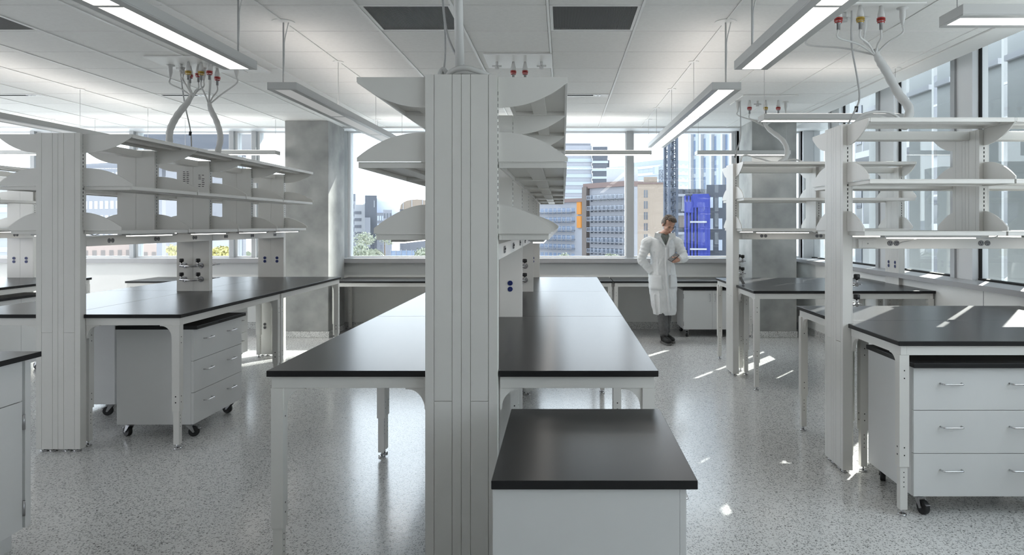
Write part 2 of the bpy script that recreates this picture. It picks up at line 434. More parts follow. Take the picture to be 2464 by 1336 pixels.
# ------------------------------------------------------------------ shelving racks
def bracket_pts(x0, x1, z, kind, n=12):
    """profile of an end bracket in x (from x0 to x1) and z"""
    w_ = x1-x0; pts = []
    if kind == 'top':
        pts = [(x0, z), (x1, z), (x1, z-.02)]
        for i in range(n, -1, -1):
            t_ = i/n; pts.append((x0+w_*t_, z-.02-.105*(1-t_**2.2)))
        pts.pop(3)
    else:
        h0, h1, p = (.016, .104, 2.3) if kind == 'mid' else (.022, .098, 1.8)
        pts = [(x1, z), (x0, z)]
        for i in range(n+1):
            t_ = i/n; pts.append((x0+w_*t_, z+h0+h1*(1-t_**p)))
    return pts
def sockets(parent, x, y, z, nrm, stacked, m):
    """one receptacle: two round faces; nrm in 'x+','x-','y+','y-'"""
    k = MB(); s = 1 if nrm[1] == '+' else -1
    for d in (-1, 1):
        off = .0195*d
        if nrm[0] == 'x':
            c = (x, y, z+off) if stacked else (x, y+off, z); ax = Vector((s, 0, 0))
        else:
            c = (x, y, z+off) if stacked else (x+off, y, z); ax = Vector((0, s, 0))
        c = Vector(c); k.tube([c, c+ax*.004], .0165, m, n=14)
        side = ax.cross(Vector((0, 0, 1)))
        for u in (-1, 1):
            p = c+ax*.0042+side*(.006*u)+Vector((0, 0, .003)); k.tube([p-Vector((0, 0, .0045)), p+Vector((0, 0, .0045))], .0015, 'darkgap', n=6)
        p = c+ax*.0036-Vector((0, 0, .008)); k.tube([p, p+ax*.001], .003, 'darkgap', n=6)
    return k.build('outlet', m, parent)
def gas_tap(parent, x, y, z, nrm, turn):
    s = 1 if nrm[1] == '+' else -1
    A = Vector((s, 0, 0)) if nrm[0] == 'x' else Vector((0, s, 0)); Z = Vector((0, 0, 1)); Sd = A.cross(Z)*turn; Sd0 = A.cross(Z)
    c = Vector((x, y, z)); k = MB()
    k.tube([c, c+A*.004], .026, n=16); k.tube([c+A*.004, c+A*.014], .017, n=12)
    k.tube([c+A*.01, c+A*.055], .009, n=8)
    d = (A*.30+Sd).normalized() if turn else (A+Sd0*.45).normalized(); e_ = c+A*.055
    k.tube([e_-d*.016, e_+d*.028, e_+d*.060, e_+d*.080, e_+d*.135], [.011, .011, .009, .006, .003], n=10)
    k.tube([e_, e_+Z*.034], .007, n=8); k.tube([e_+Z*.018, e_+Z*.024], .011, n=8)
    o = k.build('gas_tap', 'chrome', parent)
    k = MB(); kc = e_+Z*.034; k.tube([kc, kc+Z*.004, kc+Z*.028, kc+Z*.032], [.014, .020, .020, .014], n=8); k.build('knob', 'black', o)
    return o
ZT, ZM, ZL = 2.125, 1.776, 1.479
def make_rack(isle, name, label, rr=(.434, .434), taps=(), blues=(), lowout=(), junction=False, labels=(), lit=True):
    cx, y0 = isle.T(0, 0)
    r = empty('shelving_rack', (cx, y0, 0), isle.rz(), label, 'shelves', 'double sided white laboratory shelving racks')
    nk = isle.n*2; h = isle.L/2
    for kk in range(nk+1):
        y = kk*h; full = kk % 2 == 0; z0 = .02 if full else 1.4375
        z1 = ZT+.004 if kk == 0 else ZT-.028
        k = MB(); k.box(-.146, .146, y-.024, y+.024, z0, z1)
        plain = isle.a == 'y' and kk > 0
        for (a, b_) in (((-.147, -.001), (.001, .147)) if plain else ((-.147, -.1115), (-.1095, -.0385), (-.0365, -.001), (.001, .0365), (.0385, .1095), (.1115, .147))):
            for sg in (-1, 1):
                ya, yb = (y+.024, y+.030) if sg > 0 else (y-.030, y-.024)
                if full:
                    cut = .797 if abs(a+b_) > .12 and abs(a+b_) < .2 else None
                    if cut: k.box(a, b_, ya, yb, z0, cut-.001); k.box(a, b_, ya, yb, cut+.001, z1)
                    else: k.box(a, b_, ya, yb, z0, z1)
                else: k.box(a, b_, ya, yb, z0, z1)
        u = k.build('upright', 'paint', r)
        for sg in (-1, 1):
            k = MB(); z = 1.50
            while z < 2.06:
                k.box(sg*.1462-.0012, sg*.1462+.0012, y-.0025, y+.0025, z, z+.014); z += .025
            k.build('slot_strip', 'darkgap', u)
        if full:
            for x in (-.11, -.05, .05, .11):
                k = MB(); k.tube([(x, y, 0), (x, y, .008), (x, y, .01)], [.024, .024, .01], n=12); k.tube([(x, y, .01), (x, y, .022)], .006, n=8)
                k.build('foot', 'chrome', u)
        if kk in blues:
            for x in (-.07, .07):
                for sg in ('y-', 'y+'): sockets(u, x, y+(-.03 if sg == 'y-' else .03), 1.115, sg, True, 'blue')
        if kk in lowout: sockets(u, -.07, y-.03, .35, 'y-', True, 'outlet')
        if kk in taps:
            for sg in ('y-', 'y+'):
                yy = y+(-.03 if sg == 'y-' else .03)
                for zz in (1.02, 1.145):
                    if kk == 0 and sg == 'y-': continue
                    gas_tap(u, -.075, yy, zz, sg, -1 if sg == 'y-' else 1); gas_tap(u, .075, yy, zz, sg, 0 if kk else -1)
        # brackets
        for sg, rch in ((1, rr[0]), (-1, rr[1])):
            for kind, z, rc in (('top', ZT-.002, rch), ('mid', ZM, rch), ('low', ZL, rch-.07)):
                pts = [(sg*px_, pz) for px_, pz in bracket_pts(.148, rc, z, kind)]
                k = MB(); k.prism(pts, 'y', y-.004, y+.004); k.build('bracket', 'paint', r)
    # shelves
    for s_ in range(nk):
        ya, yb = s_*h+.0055, (s_+1)*h-.0055
        for sg, rch in ((1, rr[0]), (-1, rr[1])):
            for z, rc in ((ZT, rch), (ZM, rch-.004), (ZL, rch-.078)):
                x0, x1 = .15, rc
                k = MB()
                def bb(a, b_, c_, d, e_, f_): k.box(min(sg*a, sg*b_), max(sg*a, sg*b_), c_, d, e_, f_)
                bb(x0, x1, ya, yb, z-.006, z-.001)
                bb(x1-.012, x1, ya, yb, z-.026, z-.006); bb(x0, x0+.012, ya, yb, z-.026, z-.006)
                bb(x0+.012, x1-.012, ya, ya+.012, z-.026, z-.006); bb(x0+.012, x1-.012, yb-.012, yb, z-.026, z-.006)
                xm = (x0+x1)/2
                bb(xm-.035, xm+.035, ya+.012, yb-.012, z-.022, z-.006)
                k.build('shelf', 'paint', r, .0012)
            # task light
            k = MB(); x = rch-.078-.055; ym = (ya+yb)/2
            k.box(min(sg*(x-.03), sg*(x+.03)), max(sg*(x-.03), sg*(x+.03)), ym-.28, ym+.28, ZL-.038, ZL-.0265)
            o = k.build('task_light', 'housing', r)
            k = MB(); k.box(min(sg*(x-.018), sg*(x+.028)), max(sg*(x-.018), sg*(x+.028)), ym-.25, ym+.25, ZL-.044, ZL-.0382)
            k.build('light_lens', 'led', o)
            k = MB(); k.tube(smooth_path([(sg*x, ym+.28, ZL-.034), (sg*x, ym+.34, ZL-.045), (sg*(x-.01), ym+.40, ZL-.03)], 5), .003, n=6); k.build('cord', 'cable', o)
        k = MB(); k.box(-.05, .05, s_*h+.031, (s_+1)*h-.031, 2.045, 2.097); k.build('crossbeam', 'paint', r, .0015)
    for u_ in range(isle.n):
        ya, yb = u_*isle.L+.0305, (u_+1)*isle.L-.0305
        k = MB(); k.box(-.149, .149, ya, yb, 1.37, 1.4365); rw = k.build('raceway', 'paint', r, .0015)
        for f_ in (1/6, .5, 5/6):
            for sg in ('x+', 'x-'): sockets(rw, .149 if sg == 'x+' else -.149, u_*isle.L+f_*isle.L, 1.404, sg, False, 'outlet')
    if junction:
        k = MB(); k.box(.149, .165, .06, .17, 1.375, 1.43); k.box(.165, .1665, .08, .15, 1.385, 1.42); o = k.build('switch_box', 'paint', r, .001)
        k = MB(); k.box(.1665, .170, .112, .118, 1.398, 1.406); k.build('switch', 'wire', o)
    for (kk, x, z) in labels:
        k = MB(); y = kk*h-.0306
        for a in range(7):
            ww = .05 if a % 3 else .04
            for c_ in (0, .032):
                if random.random() < .85: k.box(x-.03+c_, x-.03+c_+ww*.45, y-.0004, y, z-a*.017-.006, z-a*.017)
        k.build('printed_label', 'label', r)
    return r
make_rack(CEN, 'c', 'long white double sided shelving rack of the central island', (.434, .434), taps=(4,), blues=(2, 6))
make_rack(LFT, 'l', 'white shelving rack of the left island with cable drops into its top', (.475, .42), taps=(2,), blues=(4,), lowout=(4,), labels=((2, -.06, 2.0), (2, .08, 1.97)))
make_rack(FAR, 'f', 'white shelving rack cut by the far left edge of the picture', (.434, .434), taps=(2,), blues=(4,), lowout=(4,))
make_rack(R1, 'r', 'near right white shelving rack with grooved column facing left', (.45, .45), taps=(0,), blues=(2,), junction=True)
make_rack(R2, 's', 'far right white shelving rack in front of the concrete column', (.44, .44), taps=(0,), blues=(2,), junction=True)
k = MB(); k.tube(smooth_path([(2.075, 4.12, 1.44), (2.07, 4.16, 1.43), (2.05, 4.25, 1.415), (2.045, 4.298, 1.404)], 6), .003)
tag(k.build('power_cord', 'cable'), 'short light cord plugged in beside the near right grooved column', 'cord')

# ------------------------------------------------------------------ mobile cabinets
def handle_pts(yc, z, x, w_=.055, o_=.028):
    return smooth_path([(x, yc-w_, z), (x+o_*.9, yc-w_*.92, z), (x+o_, yc-w_*.6, z), (x+o_, yc+w_*.6, z), (x+o_*.9, yc+w_*.92, z), (x, yc+w_, z)], 3)
def make_cart(H=.80, depth=.545, length=.75, doors=False, over=.03):
    """fronts face local +x; origin at the middle of the base"""
    r = empty('mobile_cabinet', (0, 0, 0)); zb = .10; zt = H-.025; x0, x1 = -depth/2, depth/2; h = length/2
    k = MB(); k.box(x0, x1-.019, -h, h, zb, zt-.0005); k.build('body', 'cart', r, .0015)
    k = MB(); k.box(x0-.003, x1+over, -h-.012, h+.012, zt, H); k.build('worktop', 'top', r, .002)
    n = 3; hh = (zt-zb)/n
    if not doors:
        for i in range(n):
            k = MB(); k.box(x1-.0185, x1, -h+.001, h-.001, zb+i*hh+.0015, zb+(i+1)*hh-.0015); d = k.build('drawer', 'cart', r, .001)
            for s in (-1, 1):
                k = MB(); k.tube(handle_pts(s*.18, zb+(i+1)*hh-.085, x1), .0045); k.build('handle', 'chrome', d)
    else:
        for s in (-1, 1):
            k = MB(); ya, yb = (-h+.001, -.0015) if s < 0 else (.0015, h-.001); k.box(x1-.0185, x1, ya, yb, zb+.0015, zt-.0015); d = k.build('door', 'cart', r, .001)
            k = MB(); z = zt-.10; y = s*.035
            k.tube(smooth_path([(x1, y, z+.05), (x1+.026, y, z+.046), (x1+.028, y, z+.03), (x1+.028, y, z-.03), (x1+.026, y, z-.046), (x1, y, z-.05)], 3), .0045); k.build('handle', 'chrome', d)
            for zz in (zb+.08, zt-.08):
                k = MB(); k.tube([(x1+.002, s*(h-.003), zz-.03), (x1+.002, s*(h-.003), zz+.03)], .005); k.build('hinge', 'steel', d)
    for sx in (-1, 1):
        for sy in (-1, 1):
            x, y = sx*(depth/2-.06), sy*(h-.06); an = random.uniform(-.7, .7)+(math.pi if sx*sy > 0 else 0)
            T = Matrix.Translation((x, y, 0)) @ Matrix.Rotation(an, 4, 'Z')
            k = MB(); k.box(-.035, .035, -.03, .03, .095, .0995, T=T); k.tube([(0, 0, .082), (0, 0, .095)], .02, n=12, T=T)
            for s in (-1, 1): k.prism([(-.02, .085), (.02, .085), (.038, .035), (.026, .03)], 'y', s*.020-.0015, s*.020+.0015, T=T)
            k.box(-.02, .02, -.0215, .0215, .080, .084, T=T)
            k.tube([(.03, -.024, .036), (.03, .024, .036)], .006, T=T); k.box(.035, .07, -.012, .012, .055, .06, T=T)
            c_ = k.build('caster', 'steel', r)
            k = MB(); k.tube([(.03, -.015, .036), (.03, -.013, .036), (.03, .013, .036), (.03, .015, .036)], [.032, .036, .036, .032], n=20, T=T); k.build('wheel', 'rubber', c_)
    return r
cartD = make_cart(); cartX = make_cart(doors=True); cartS = make_cart(H=.655, doors=True, length=.78, over=.02)
# left island, right row: body x -3.16..-2.61, y 5.0..5.75
place(cartD, (-2.885, 5.385, 0), 0, 'white three drawer cabinet on casters under the left island bench', 'cabinet')
place(cartD, (-3.80, 5.95, 0), math.pi, 'shaded mobile cabinet under the left half of the left island', 'cabinet')
place(cartD, (.0755, 2.365, 0), 0, 'black topped mobile cabinet standing in the middle foreground', 'cabinet')
place(cartD, (2.20, 3.955, 0), -math.pi/2, 'three drawer cabinet with black top under the near right bench', 'cabinet')
place(cartX, (-5.72, 7.12, 0), 0, 'white two door mobile cabinet under the far left island', 'cabinet')
place(cartD, (-3.80, 7.55, 0), 0, 'mobile cabinet on casters behind the left island legs', 'cabinet')
place(cartS, (2.02, 9.83, 0), -math.pi/2, 'low two door cabinet on casters right of the man', 'cabinet')

# fixed sink cabinet at the left foreground
r = empty('sink_cabinet', (-2.9, 2.4, 0), 0, 'white fixed base cabinet with black sink top at lower left corner', 'cabinet')
k = MB(); k.box(-.4, .378, -2.4, .93, .10, .889); k.build('body', 'cart', r, .0015)
k = MB(); k.box(-.4, .33, -2.4, .90, 0, .0995); k.build('toe_kick', 'cart', r)
k = MB()
for bx in ((-.43, .422, -2.4, -.2), (-.43, -.20, -.2, .30), (.20, .422, -.2, .30), (-.43, .422, .30, .965)): k.box(*bx, .8895, .914)
for bx in ((-.205, -.20, -.2, .3), (.20, .205, -.2, .3)): k.box(*bx, .70, .889)
k.build('worktop', 'top', r)
k = MB(); k.box(.05, .14, .56, .62, .9142, .918); k.tube([(.10, .59, .917), (.10, .59, .922)], .02, n=14); k.build('sink_fitting', 'black', r)
for i, (ya, yb) in enumerate(((.02, .88), (-.86, .0), (-1.74, -.88))):
    k = MB(); k.box(.3785, .397, ya+.002, yb-.002, .70, .885); d = k.build('drawer', 'cart', r, .001)
    k = MB(); k.box(.3785, .397, ya+.002, yb-.002, .105, .696); d = k.build('door', 'cart', r, .001)
    for zz in (.20, .60):
        k = MB(); k.tube([(.399, yb+.004, zz-.035), (.399, yb+.004, zz+.035)], .007); k.build('hinge', 'steel', d)
k = MB(); k.box(.3785, .397, .895, .93, .105, .885); k.build('filler_strip', 'cart', r)

# ------------------------------------------------------------------ pendant lights
PZ = 2.442; PH = .052
def pendant(name, x0, x1, y0, y1, label, lenses, power=None, dim=False, up='uplight_fill'):
    """box fixture; long axis is the longer of the two"""
    cx, cy = (x0+x1)/2, (y0+y1)/2; along = 'y' if (y1-y0) > (x1-x0) else 'x'
    hx, hy = (x1-x0)/2, (y1-y0)/2
    r = empty('pendant_light', (cx, cy, PZ), 0, label, 'light', 'suspended linear lights')
    k = MB(); n = lenses; Lg = 2*(hy if along == 'y' else hx); hw = hx if along == 'y' else hy
    def bx(a0, a1, b0, b1, z0, z1, mm=None):   # a across, b along
        if along == 'y': k.box(a0, a1, b0, b1, z0, z1, mm)
        else: k.box(b0, b1, a0, a1, z0, z1, mm)
    bx(-hw, hw, -Lg/2, Lg/2, .006, PH); bx(-hw, -hw+.045, -Lg/2, Lg/2, 0, .006); bx(hw-.045, hw, -Lg/2, Lg/2, 0, .006)
    seg = Lg/n; main = k; k = MB()
    bx(-hw+.02, hw-.02, -Lg/2+.03, Lg/2-.03, PH+.0005, PH+.004); 
    if up: k.build('added_uplight', up, r)  # added glowing strip on top of the housing, lifts the ceiling
    k = main
    for i in range(n+1):
        b_ = -Lg/2+i*seg; w2 = .014
        bx(-hw+.045, hw-.045, max(b_-w2, -Lg/2), min(b_+w2, Lg/2), 0, .006)
    k.build('housing', 'housing', r, .002)
    for i in range(n):
        k = MB(); b_ = -Lg/2+i*seg
        bx(-hw+.046, hw-.046, b_+.0145, b_+seg-.0145, .001, .0055)
        k.build('lens', ('lens_far' if y0 > 9 and x0 < 1.5 else 'lens_mid') if along == 'x' else ('lens_dim' if dim else 'lens'), r)
    for i in range(n+1):
        b_ = -Lg/2+i*seg; b_ += .03 if i == 0 else (-.03 if i == n else 0)
        p = (0, b_) if along == 'y' else (b_, 0)
        k = MB(); k.tube([(*p, PH), (*p, CEIL-PZ-.004)], .0022 if not (power == i) else .006, n=6); c_ = k.build('cable', 'wire', r)
        rad = .075 if power == i else .045
        k = MB(); k.tube([(*p, CEIL-PZ-.006), (*p, CEIL-PZ-.001)], rad, n=20); k.build('canopy', 'grid', c_)
        if power == i:
            k = MB(); q_ = (p[0]+.035, p[1])
            k.tube(smooth_path([(*q_, CEIL-PZ-.006), (p[0]+.008, p[1], CEIL-PZ-.13), (p[0]+.006, p[1], .25), (*p, PH)], 5), .004, n=6); k.build('power_cord', 'cable', c_)
            # keep the support cable thin
pendant('p', -2.026, -1.826, .55, 4.23, 'lit suspended light crossing the top left of the picture', 3, 3, up=None)
pendant('p', -2.026, -1.826, 4.85, 8.52, 'dim suspended light left of the central shelves, running toward the windows', 3, 0, dim=True)
pendant('p', 1.024, 1.224, .55, 4.23, 'lit suspended light in the top right, above the near bench', 3, 3, up=None)
pendant('p', 1.024, 1.224, 4.85, 8.52, 'lit suspended light above the aisle to the man, three lit panels', 3, 0)
pendant('p', -5.076, -4.876, 4.85, 8.52, 'suspended light at the left running behind the left shelves', 3, 0, dim=True)
pendant('p', 1.77, 3.0, 3.13, 3.33, 'short suspended light cut by the top right corner', 1, None, dim=True, up=None)
pendant('p', 1.77, 3.0, 6.22, 6.42, 'short suspended light behind the near right shelf top', 1, None, dim=True)
pendant('p', 1.77, 3.0, 9.30, 9.50, 'short suspended light in front of the right concrete column', 1, None, dim=True, up=None)
pendant('p', -2.49, 1.17, 9.30, 9.50, 'long crosswise suspended light at the windows behind the central shelves', 3, None, dim=True, up='uplight_fill_far')
pendant('p', -6.22, -3.77, 9.28, 9.45, 'crosswise suspended light ending at the left concrete column', 2, None, dim=True, up='uplight_fill_far')
pendant('p', -9.2, -6.75, 9.28, 9.48, 'crosswise suspended light at the far left windows', 2, None, dim=True, up='uplight_fill_far')

# ------------------------------------------------------------------ ceiling service panels and cable drops
def ceiling_panel(cx, cy, label, conns, w_=.60, d=.60):
    r = empty('service_panel', (cx, cy, CEIL), 0, label, 'service panel', 'ceiling service panels')
    k = MB(); k.box(-w_/2, w_/2, -d/2, d/2, -.014, -.002); k.build('plate', 'grid', r, .002)
    ends = []
    for (x, y, kind) in conns:
        k = MB()
        if kind == 'plain':
            k.tube([(x, y, -.014), (x, y, -.022), (x, y, -.026), (x, y, -.075), (x, y, -.11), (x, y, -.125)], [.035, .035, .019, .019, .010, .006], n=12)
            o = k.build('connector', 'cable', r); ends.append((cx+x, cy+y, CEIL-.125))
        elif kind == 'stub':
            k.tube([(x, y, -.014), (x, y, -.05)], .012, n=12); k.tube([(x-.04, y, -.05), (x+.04, y, -.05)], .008); k.tube([(x, y, -.05), (x, y, -.075)], .018, n=12)
            o = k.build('connector', 'cable', r); ends.append((cx+x, cy+y, CEIL-.075))
        else:
            k.tube([(x, y, -.014), (x, y, -.07), (x, y, -.09)], [.010, .022, .022], n=12)
            o = k.build('connector', 'cable', r)
            k = MB()
            for z in (-.092, -.104, -.116): k.tube([(x, y, z), (x, y, z-.007)], .026-(z < -.11)*.004, n=14)
            k.build('ring', kind, o)
            k = MB(); k.tube([(x, y, -.09), (x, y, -.128), (x, y, -.130), (x, y, -.165)], [.018, .018, .011, .011], n=12); k.build('collar', 'steel', o)
            ends.append((cx+x, cy+y, CEIL-.165))
    return ends
def bundle(name, label, ends, joint, path, r_=.024, m='cable', tails=()):
    root = empty(name, (joint[0], joint[1], joint[2]), 0, label, 'cables'); J = Vector(joint)
    for e_ in ends:
        e_ = Vector(e_)-J; k = MB(); side = Vector((e_.x, e_.y, 0))
        k.tube(smooth_path([e_, e_+Vector((0, 0, -.05)), side*.45+Vector((0, 0, e_.z*.32)), Vector((0, 0, -.02))], 7), .0065, n=8); k.build('cable', m, root)
    pts = [Vector(p)-J for p in path]; sp = smooth_path([Vector((0, 0, .02))]+pts, 8); n_ = len(sp)
    rr = [r_*(.55+.45*min(1, i/(n_*.3)))*(1+.06*math.sin(i*1.7)) for i in range(n_)]
    k = MB(); k.tube(sp, rr, n=12); k.build('sleeve', m, root)
    for t_ in tails:
        k = MB(); k.tube(smooth_path([Vector(p)-J for p in t_], 6), .008, n=8); k.build('cable', m, root)
    return root
# left island
le = ceiling_panel(-3.17, 6.15, 'white ceiling panel with red and yellow connectors over the left island',
    [(-.24, .0, 'plain'), (-.17, .08, 'stub'), (-.12, -.05, 'stub'), (-.08, .02, 'red'), (-.01, .12, 'plain'), (.015, -.02, 'red'), (-.02, -.12, 'yellow'),
     (.08, -.10, 'yellow'), (.11, .12, 'red'), (.12, -.02, 'plain'), (.16, -.12, 'red')])
le2 = ceiling_panel(-2.76, 6.22, 'narrow white ceiling panel right of the left island connectors', [(-.06, -.1, 'plain')], .2, .46)
bundle('cable_bundle', 'left of the two thick cable drops onto the left shelving rack', le[:7], (-3.20, 6.12, 2.637),
       [(-3.24, 6.12, 2.58), (-3.32, 6.1, 2.46), (-3.37, 6.08, 2.34), (-3.37, 6.06, 2.22), (-3.37, 6.05, 2.13)], .028)
bundle('cable_bundle', 'right of the two thick cable drops onto the left shelving rack', le[7:]+le2, (-3.07, 6.14, 2.576),
       [(-3.05, 6.13, 2.52), (-2.99, 6.12, 2.40), (-2.95, 6.1, 2.27), (-2.965, 6.08, 2.13)], .024)
# near right
re_ = ceiling_panel(1.97, 4.72, 'white ceiling panel with red and yellow connectors at upper right',
    [(-.30, .10, 'plain'), (-.225, -.24, 'red'), (-.13, -.10, 'stub'), (-.09, -.25, 'yellow'), (.045, -.24, 'red'), (.05, .02, 'plain'), (.20, -.20, 'plain')], .62, .58)
bundle('cable_bundle', 'thick white cable drop onto the near right shelving rack', [re_[0], re_[1], re_[3], re_[4], re_[5], re_[6]], (2.03, 4.6, 2.64),
       [(2.05, 4.6, 2.60), (2.10, 4.6, 2.52), (2.17, 4.58, 2.37), (2.215, 4.52, 2.25), (2.15, 4.46, 2.13)], .028,
       tails=([(1.80, 4.38, 2.14), (1.86, 4.36, 2.20), (2.02, 4.38, 2.21), (2.14, 4.42, 2.15)], [(1.80, 4.42, 2.14), (1.88, 4.40, 2.185), (2.0, 4.42, 2.19), (2.12, 4.44, 2.14)]))
# far right
rf = ceiling_panel(2.24, 7.92, 'white ceiling panel with three coloured connectors over the far right rack',
    [(-.28, .0, 'plain'), (-.16, -.04, 'red'), (-.06, .0, 'stub'), (.02, -.04, 'yellow'), (.16, -.04, 'red'), (.27, .05, 'plain')])
bundle('cable_bundle', 'white cable drop curling onto the far right shelving rack', [rf[0], rf[1], rf[3], rf[4], rf[5]], (2.22, 7.80, 2.62),
       [(2.26, 7.75, 2.56), (2.34, 7.5, 2.40), (2.33, 7.35, 2.24), (2.22, 7.25, 2.145)], .026,
       tails=([(1.80, 7.2, 2.13), (1.84, 7.2, 2.22), (1.98, 7.22, 2.20), (2.2, 7.25, 2.14)], [(2.2, 7.25, 2.14), (2.35, 7.2, 2.18), (2.5, 7.2, 2.135)]))
ce_ = ceiling_panel(-.37, 6.02, 'white ceiling panel with two red connectors over the central island', [(-.19, 0, 'stub'), (-.05, 0, 'red'), (.05, 0, 'red'), (.19, 0, 'stub')], .56, .5)
# hanging grey seismic wires with black clip
def wire(label, pts, clip=None):
    k = MB(); k.tube(smooth_path(pts, 8), .006, n=8)
    o = tag(k.build('hanging_wire', 'wire'), label, 'wire')
    if clip:
        k = MB(); k.tube([clip, (clip[0]-.004, clip[1], clip[2]-.035)], .012, n=8); k.build('clip', 'black', o)
wire('grey wire with black clip hanging onto the near right column', [(1.87, 4.58, 2.90), (1.87, 4.58, 2.68), (1.90, 4.56, 2.45), (1.885, 4.5, 2.31), (1.82, 4.45, 2.2), (1.775, 4.42, 2.13)], (1.86, 4.48, 2.265))
wire('grey wire with black clip behind the left cable drops', [(-3.33, 6.15, 2.9), (-3.29, 6.15, 2.6), (-3.25, 6.18, 2.33), (-3.25, 6.2, 2.12)], (-3.25, 6.18, 2.33))
wire('thin grey wire with black clip by the far right column', [(1.98, 7.9, 2.90), (1.96, 7.8, 2.5), (1.84, 7.5, 2.28), (1.79, 7.3, 2.11)], (1.83, 7.48, 2.26))
# central conduit and cable coil
k = MB(); k.tube([(-.434, 2.99, 2.16), (-.445, 3.0, 2.55), (-.45, 3.02, 2.915)], .0195, n=16)
tag(k.build('conduit', 'cable'), 'vertical white conduit rising from the central shelf column to the ceiling', 'conduit')
r = empty('cable_coil', (-.42, 2.98, 2.13), 0, 'coiled white and grey cables on top of the central shelf column', 'cables')
k = MB()
pts = [(-.07, .05, .012), (-.06, .02, .03), (0, -.01, .045), (.07, 0, .03), (.11, .05, .02), (.06, .09, .03), (-.03, .09, .025), (-.06, .04, .03), (.01, 0, .03), (.1, .02, .015)]
k.tube(smooth_path(pts, 6), .011, n=8); k.build('coil', 'cable', r)
k = MB(); k.tube(smooth_path([(-.105, .04, -.01), (-.105, .04, .03), (-.09, .04, .05), (-.07, .04, .03), (-.04, .05, .02)], 6), .01, n=8); k.build('loop', 'cable', r)
k = MB(); k.tube(smooth_path([(-.155, .3, .786), (-.13, .2, .6), (-.085, .05, .26), (-.04, .02, .12), (.03, 0, .03), (.1, .01, .012)], 7), .005, n=8); k.build('wire', 'wire', r)
k = MB(); k.tube(smooth_path([(-.085, .05, .26), (-.082, .045, .12), (-.09, .04, .02)], 6), .004, n=8); k.build('wire', 'wire', r)
# small grey card leaning at the far right column
T = Matrix.Translation((1.815, 7.08, .9145)) @ Matrix.Rotation(R(-8), 4, 'X') @ Matrix.Rotation(R(-25), 4, 'Y')
k = MB(); k.box(-.014, .014, 0, .004, .006, .085, T=T); tag(k.build('card', 'card'), 'small dark grey card leaning below the taps of the far right column', 'card')

# ------------------------------------------------------------------ the man
def capsule(k, a, b_, ra, rb, n=12, m=None):
    a, b_ = Vector(a), Vector(b_); d = (b_-a); L_ = d.length; d = d/L_
    pts = []; rr = []
    for i in range(4): t_ = math.pi/2*(i/4); pts.append(a-d*ra*math.cos(t_)); rr.append(max(.0008, ra*math.sin(t_)))
    pts.append(a); rr.append(ra); pts.append(b_); rr.append(rb)
    for i in range(1, 5): t_ = math.pi/2*(i/4); pts.append(b_+d*rb*math.sin(t_)); rr.append(max(.0008, rb*math.cos(t_)))
    k.tube(pts, rr, m, n)
def remesh(o, vox, smooth=6, disp=None):
    md = o.modifiers.new('remesh', 'REMESH'); md.mode = 'VOXEL'; md.voxel_size = vox; md.use_smooth_shade = True
    if smooth: s_ = o.modifiers.new('smooth', 'SMOOTH'); s_.factor = .5; s_.iterations = smooth
    if disp:
        for (nm, sz, st, typ) in disp:
            tx = bpy.data.textures.new(nm, typ); tx.noise_scale = sz
            dm = o.modifiers.new('folds', 'DISPLACE'); dm.texture = tx; dm.strength = st; dm.mid_level = .5; dm.texture_coords = 'LOCAL'
def loft(k, rings, m=None, n=28, cap=True):
    """rings: (cx, cy, z, rx, ry)"""
    v = []; fs = []
    for (cx, cy, z, rx, ry) in rings:
        for i in range(n):
            a = 2*math.pi*i/n; v.append((cx+rx*math.cos(a), cy+ry*math.sin(a), z))
    for j in range(len(rings)-1):
        for i in range(n): fs.append((j*n+i, j*n+(i+1) % n, (j+1)*n+(i+1) % n, (j+1)*n+i))
    if cap: fs.append(list(range(n))[::-1]); fs.append([(len(rings)-1)*n+i for i in range(n)])
    k.raw(v, fs, m, None, True)
MAN = (1.30, 9.10)
man = empty('person', (MAN[0], MAN[1], 0), 0, 'man in long white lab coat leaning on a bench, looking down at a phone', 'person')
# joints, local metres; x right in the picture, y away from the camera
HD = Vector((.062, .012, 1.517)); NK = Vector((.015, .075, 1.395)); CH = Vector((-.005, .10, 1.24)); WA = Vector((.0, .14, 1.02)); PV = Vector((.0, .17, .86))
SL = Vector((-.205, .085, 1.315)); SR = Vector((.185, .085, 1.315))
EL = Vector((-.275, .12, 1.06)); ER = Vector((.265, .01, 1.085))
HL = Vector((-.130, .065, .89)); HR = Vector((.155, -.17, 1.075))
k = MB()
capsule(k, CH+Vector((0, .01, -.03)), WA, .11, .105); capsule(k, WA, PV, .105, .12); capsule(k, (SL+CH)/2+Vector((.02, .01, -.01)), (SR+CH)/2+Vector((-.02, .01, -.01)), .078, .078)
capsule(k, CH+Vector((0, 0, .06)), NK, .07, .056); capsule(k, NK, HD-Vector((.01, -.015, .08)), .055, .050)
for a, b_, c_ in ((SL, EL, HL), (SR, ER, HR)):
    capsule(k, a+Vector((0, 0, -.02)), b_, .044, .036); capsule(k, b_, c_+(b_-c_)*.15, .036, .026)
# legs: weight on the near foot, the other crossed behind
HPL = PV+Vector((-.08, 0, -.03)); HPR = PV+Vector((.08, 0, -.03))
KN1 = Vector((-.02, .06, .50)); AN1 = Vector((-.005, -.05, .095)); KN2 = Vector((.055, .14, .48)); AN2 = Vector((.04, .10, .11))
capsule(k, HPL, KN1, .082, .055); capsule(k, KN1, AN1, .052, .036); capsule(k, HPR, KN2, .082, .055); capsule(k, KN2, AN2, .052, .036)
capsule(k, AN1+Vector((.0, .0, -.035)), AN1+Vector((.02, -.12, -.055)), .030, .022); capsule(k, AN2+Vector((0, 0, -.045)), AN2+Vector((.03, -.10, -.065)), .028, .022)
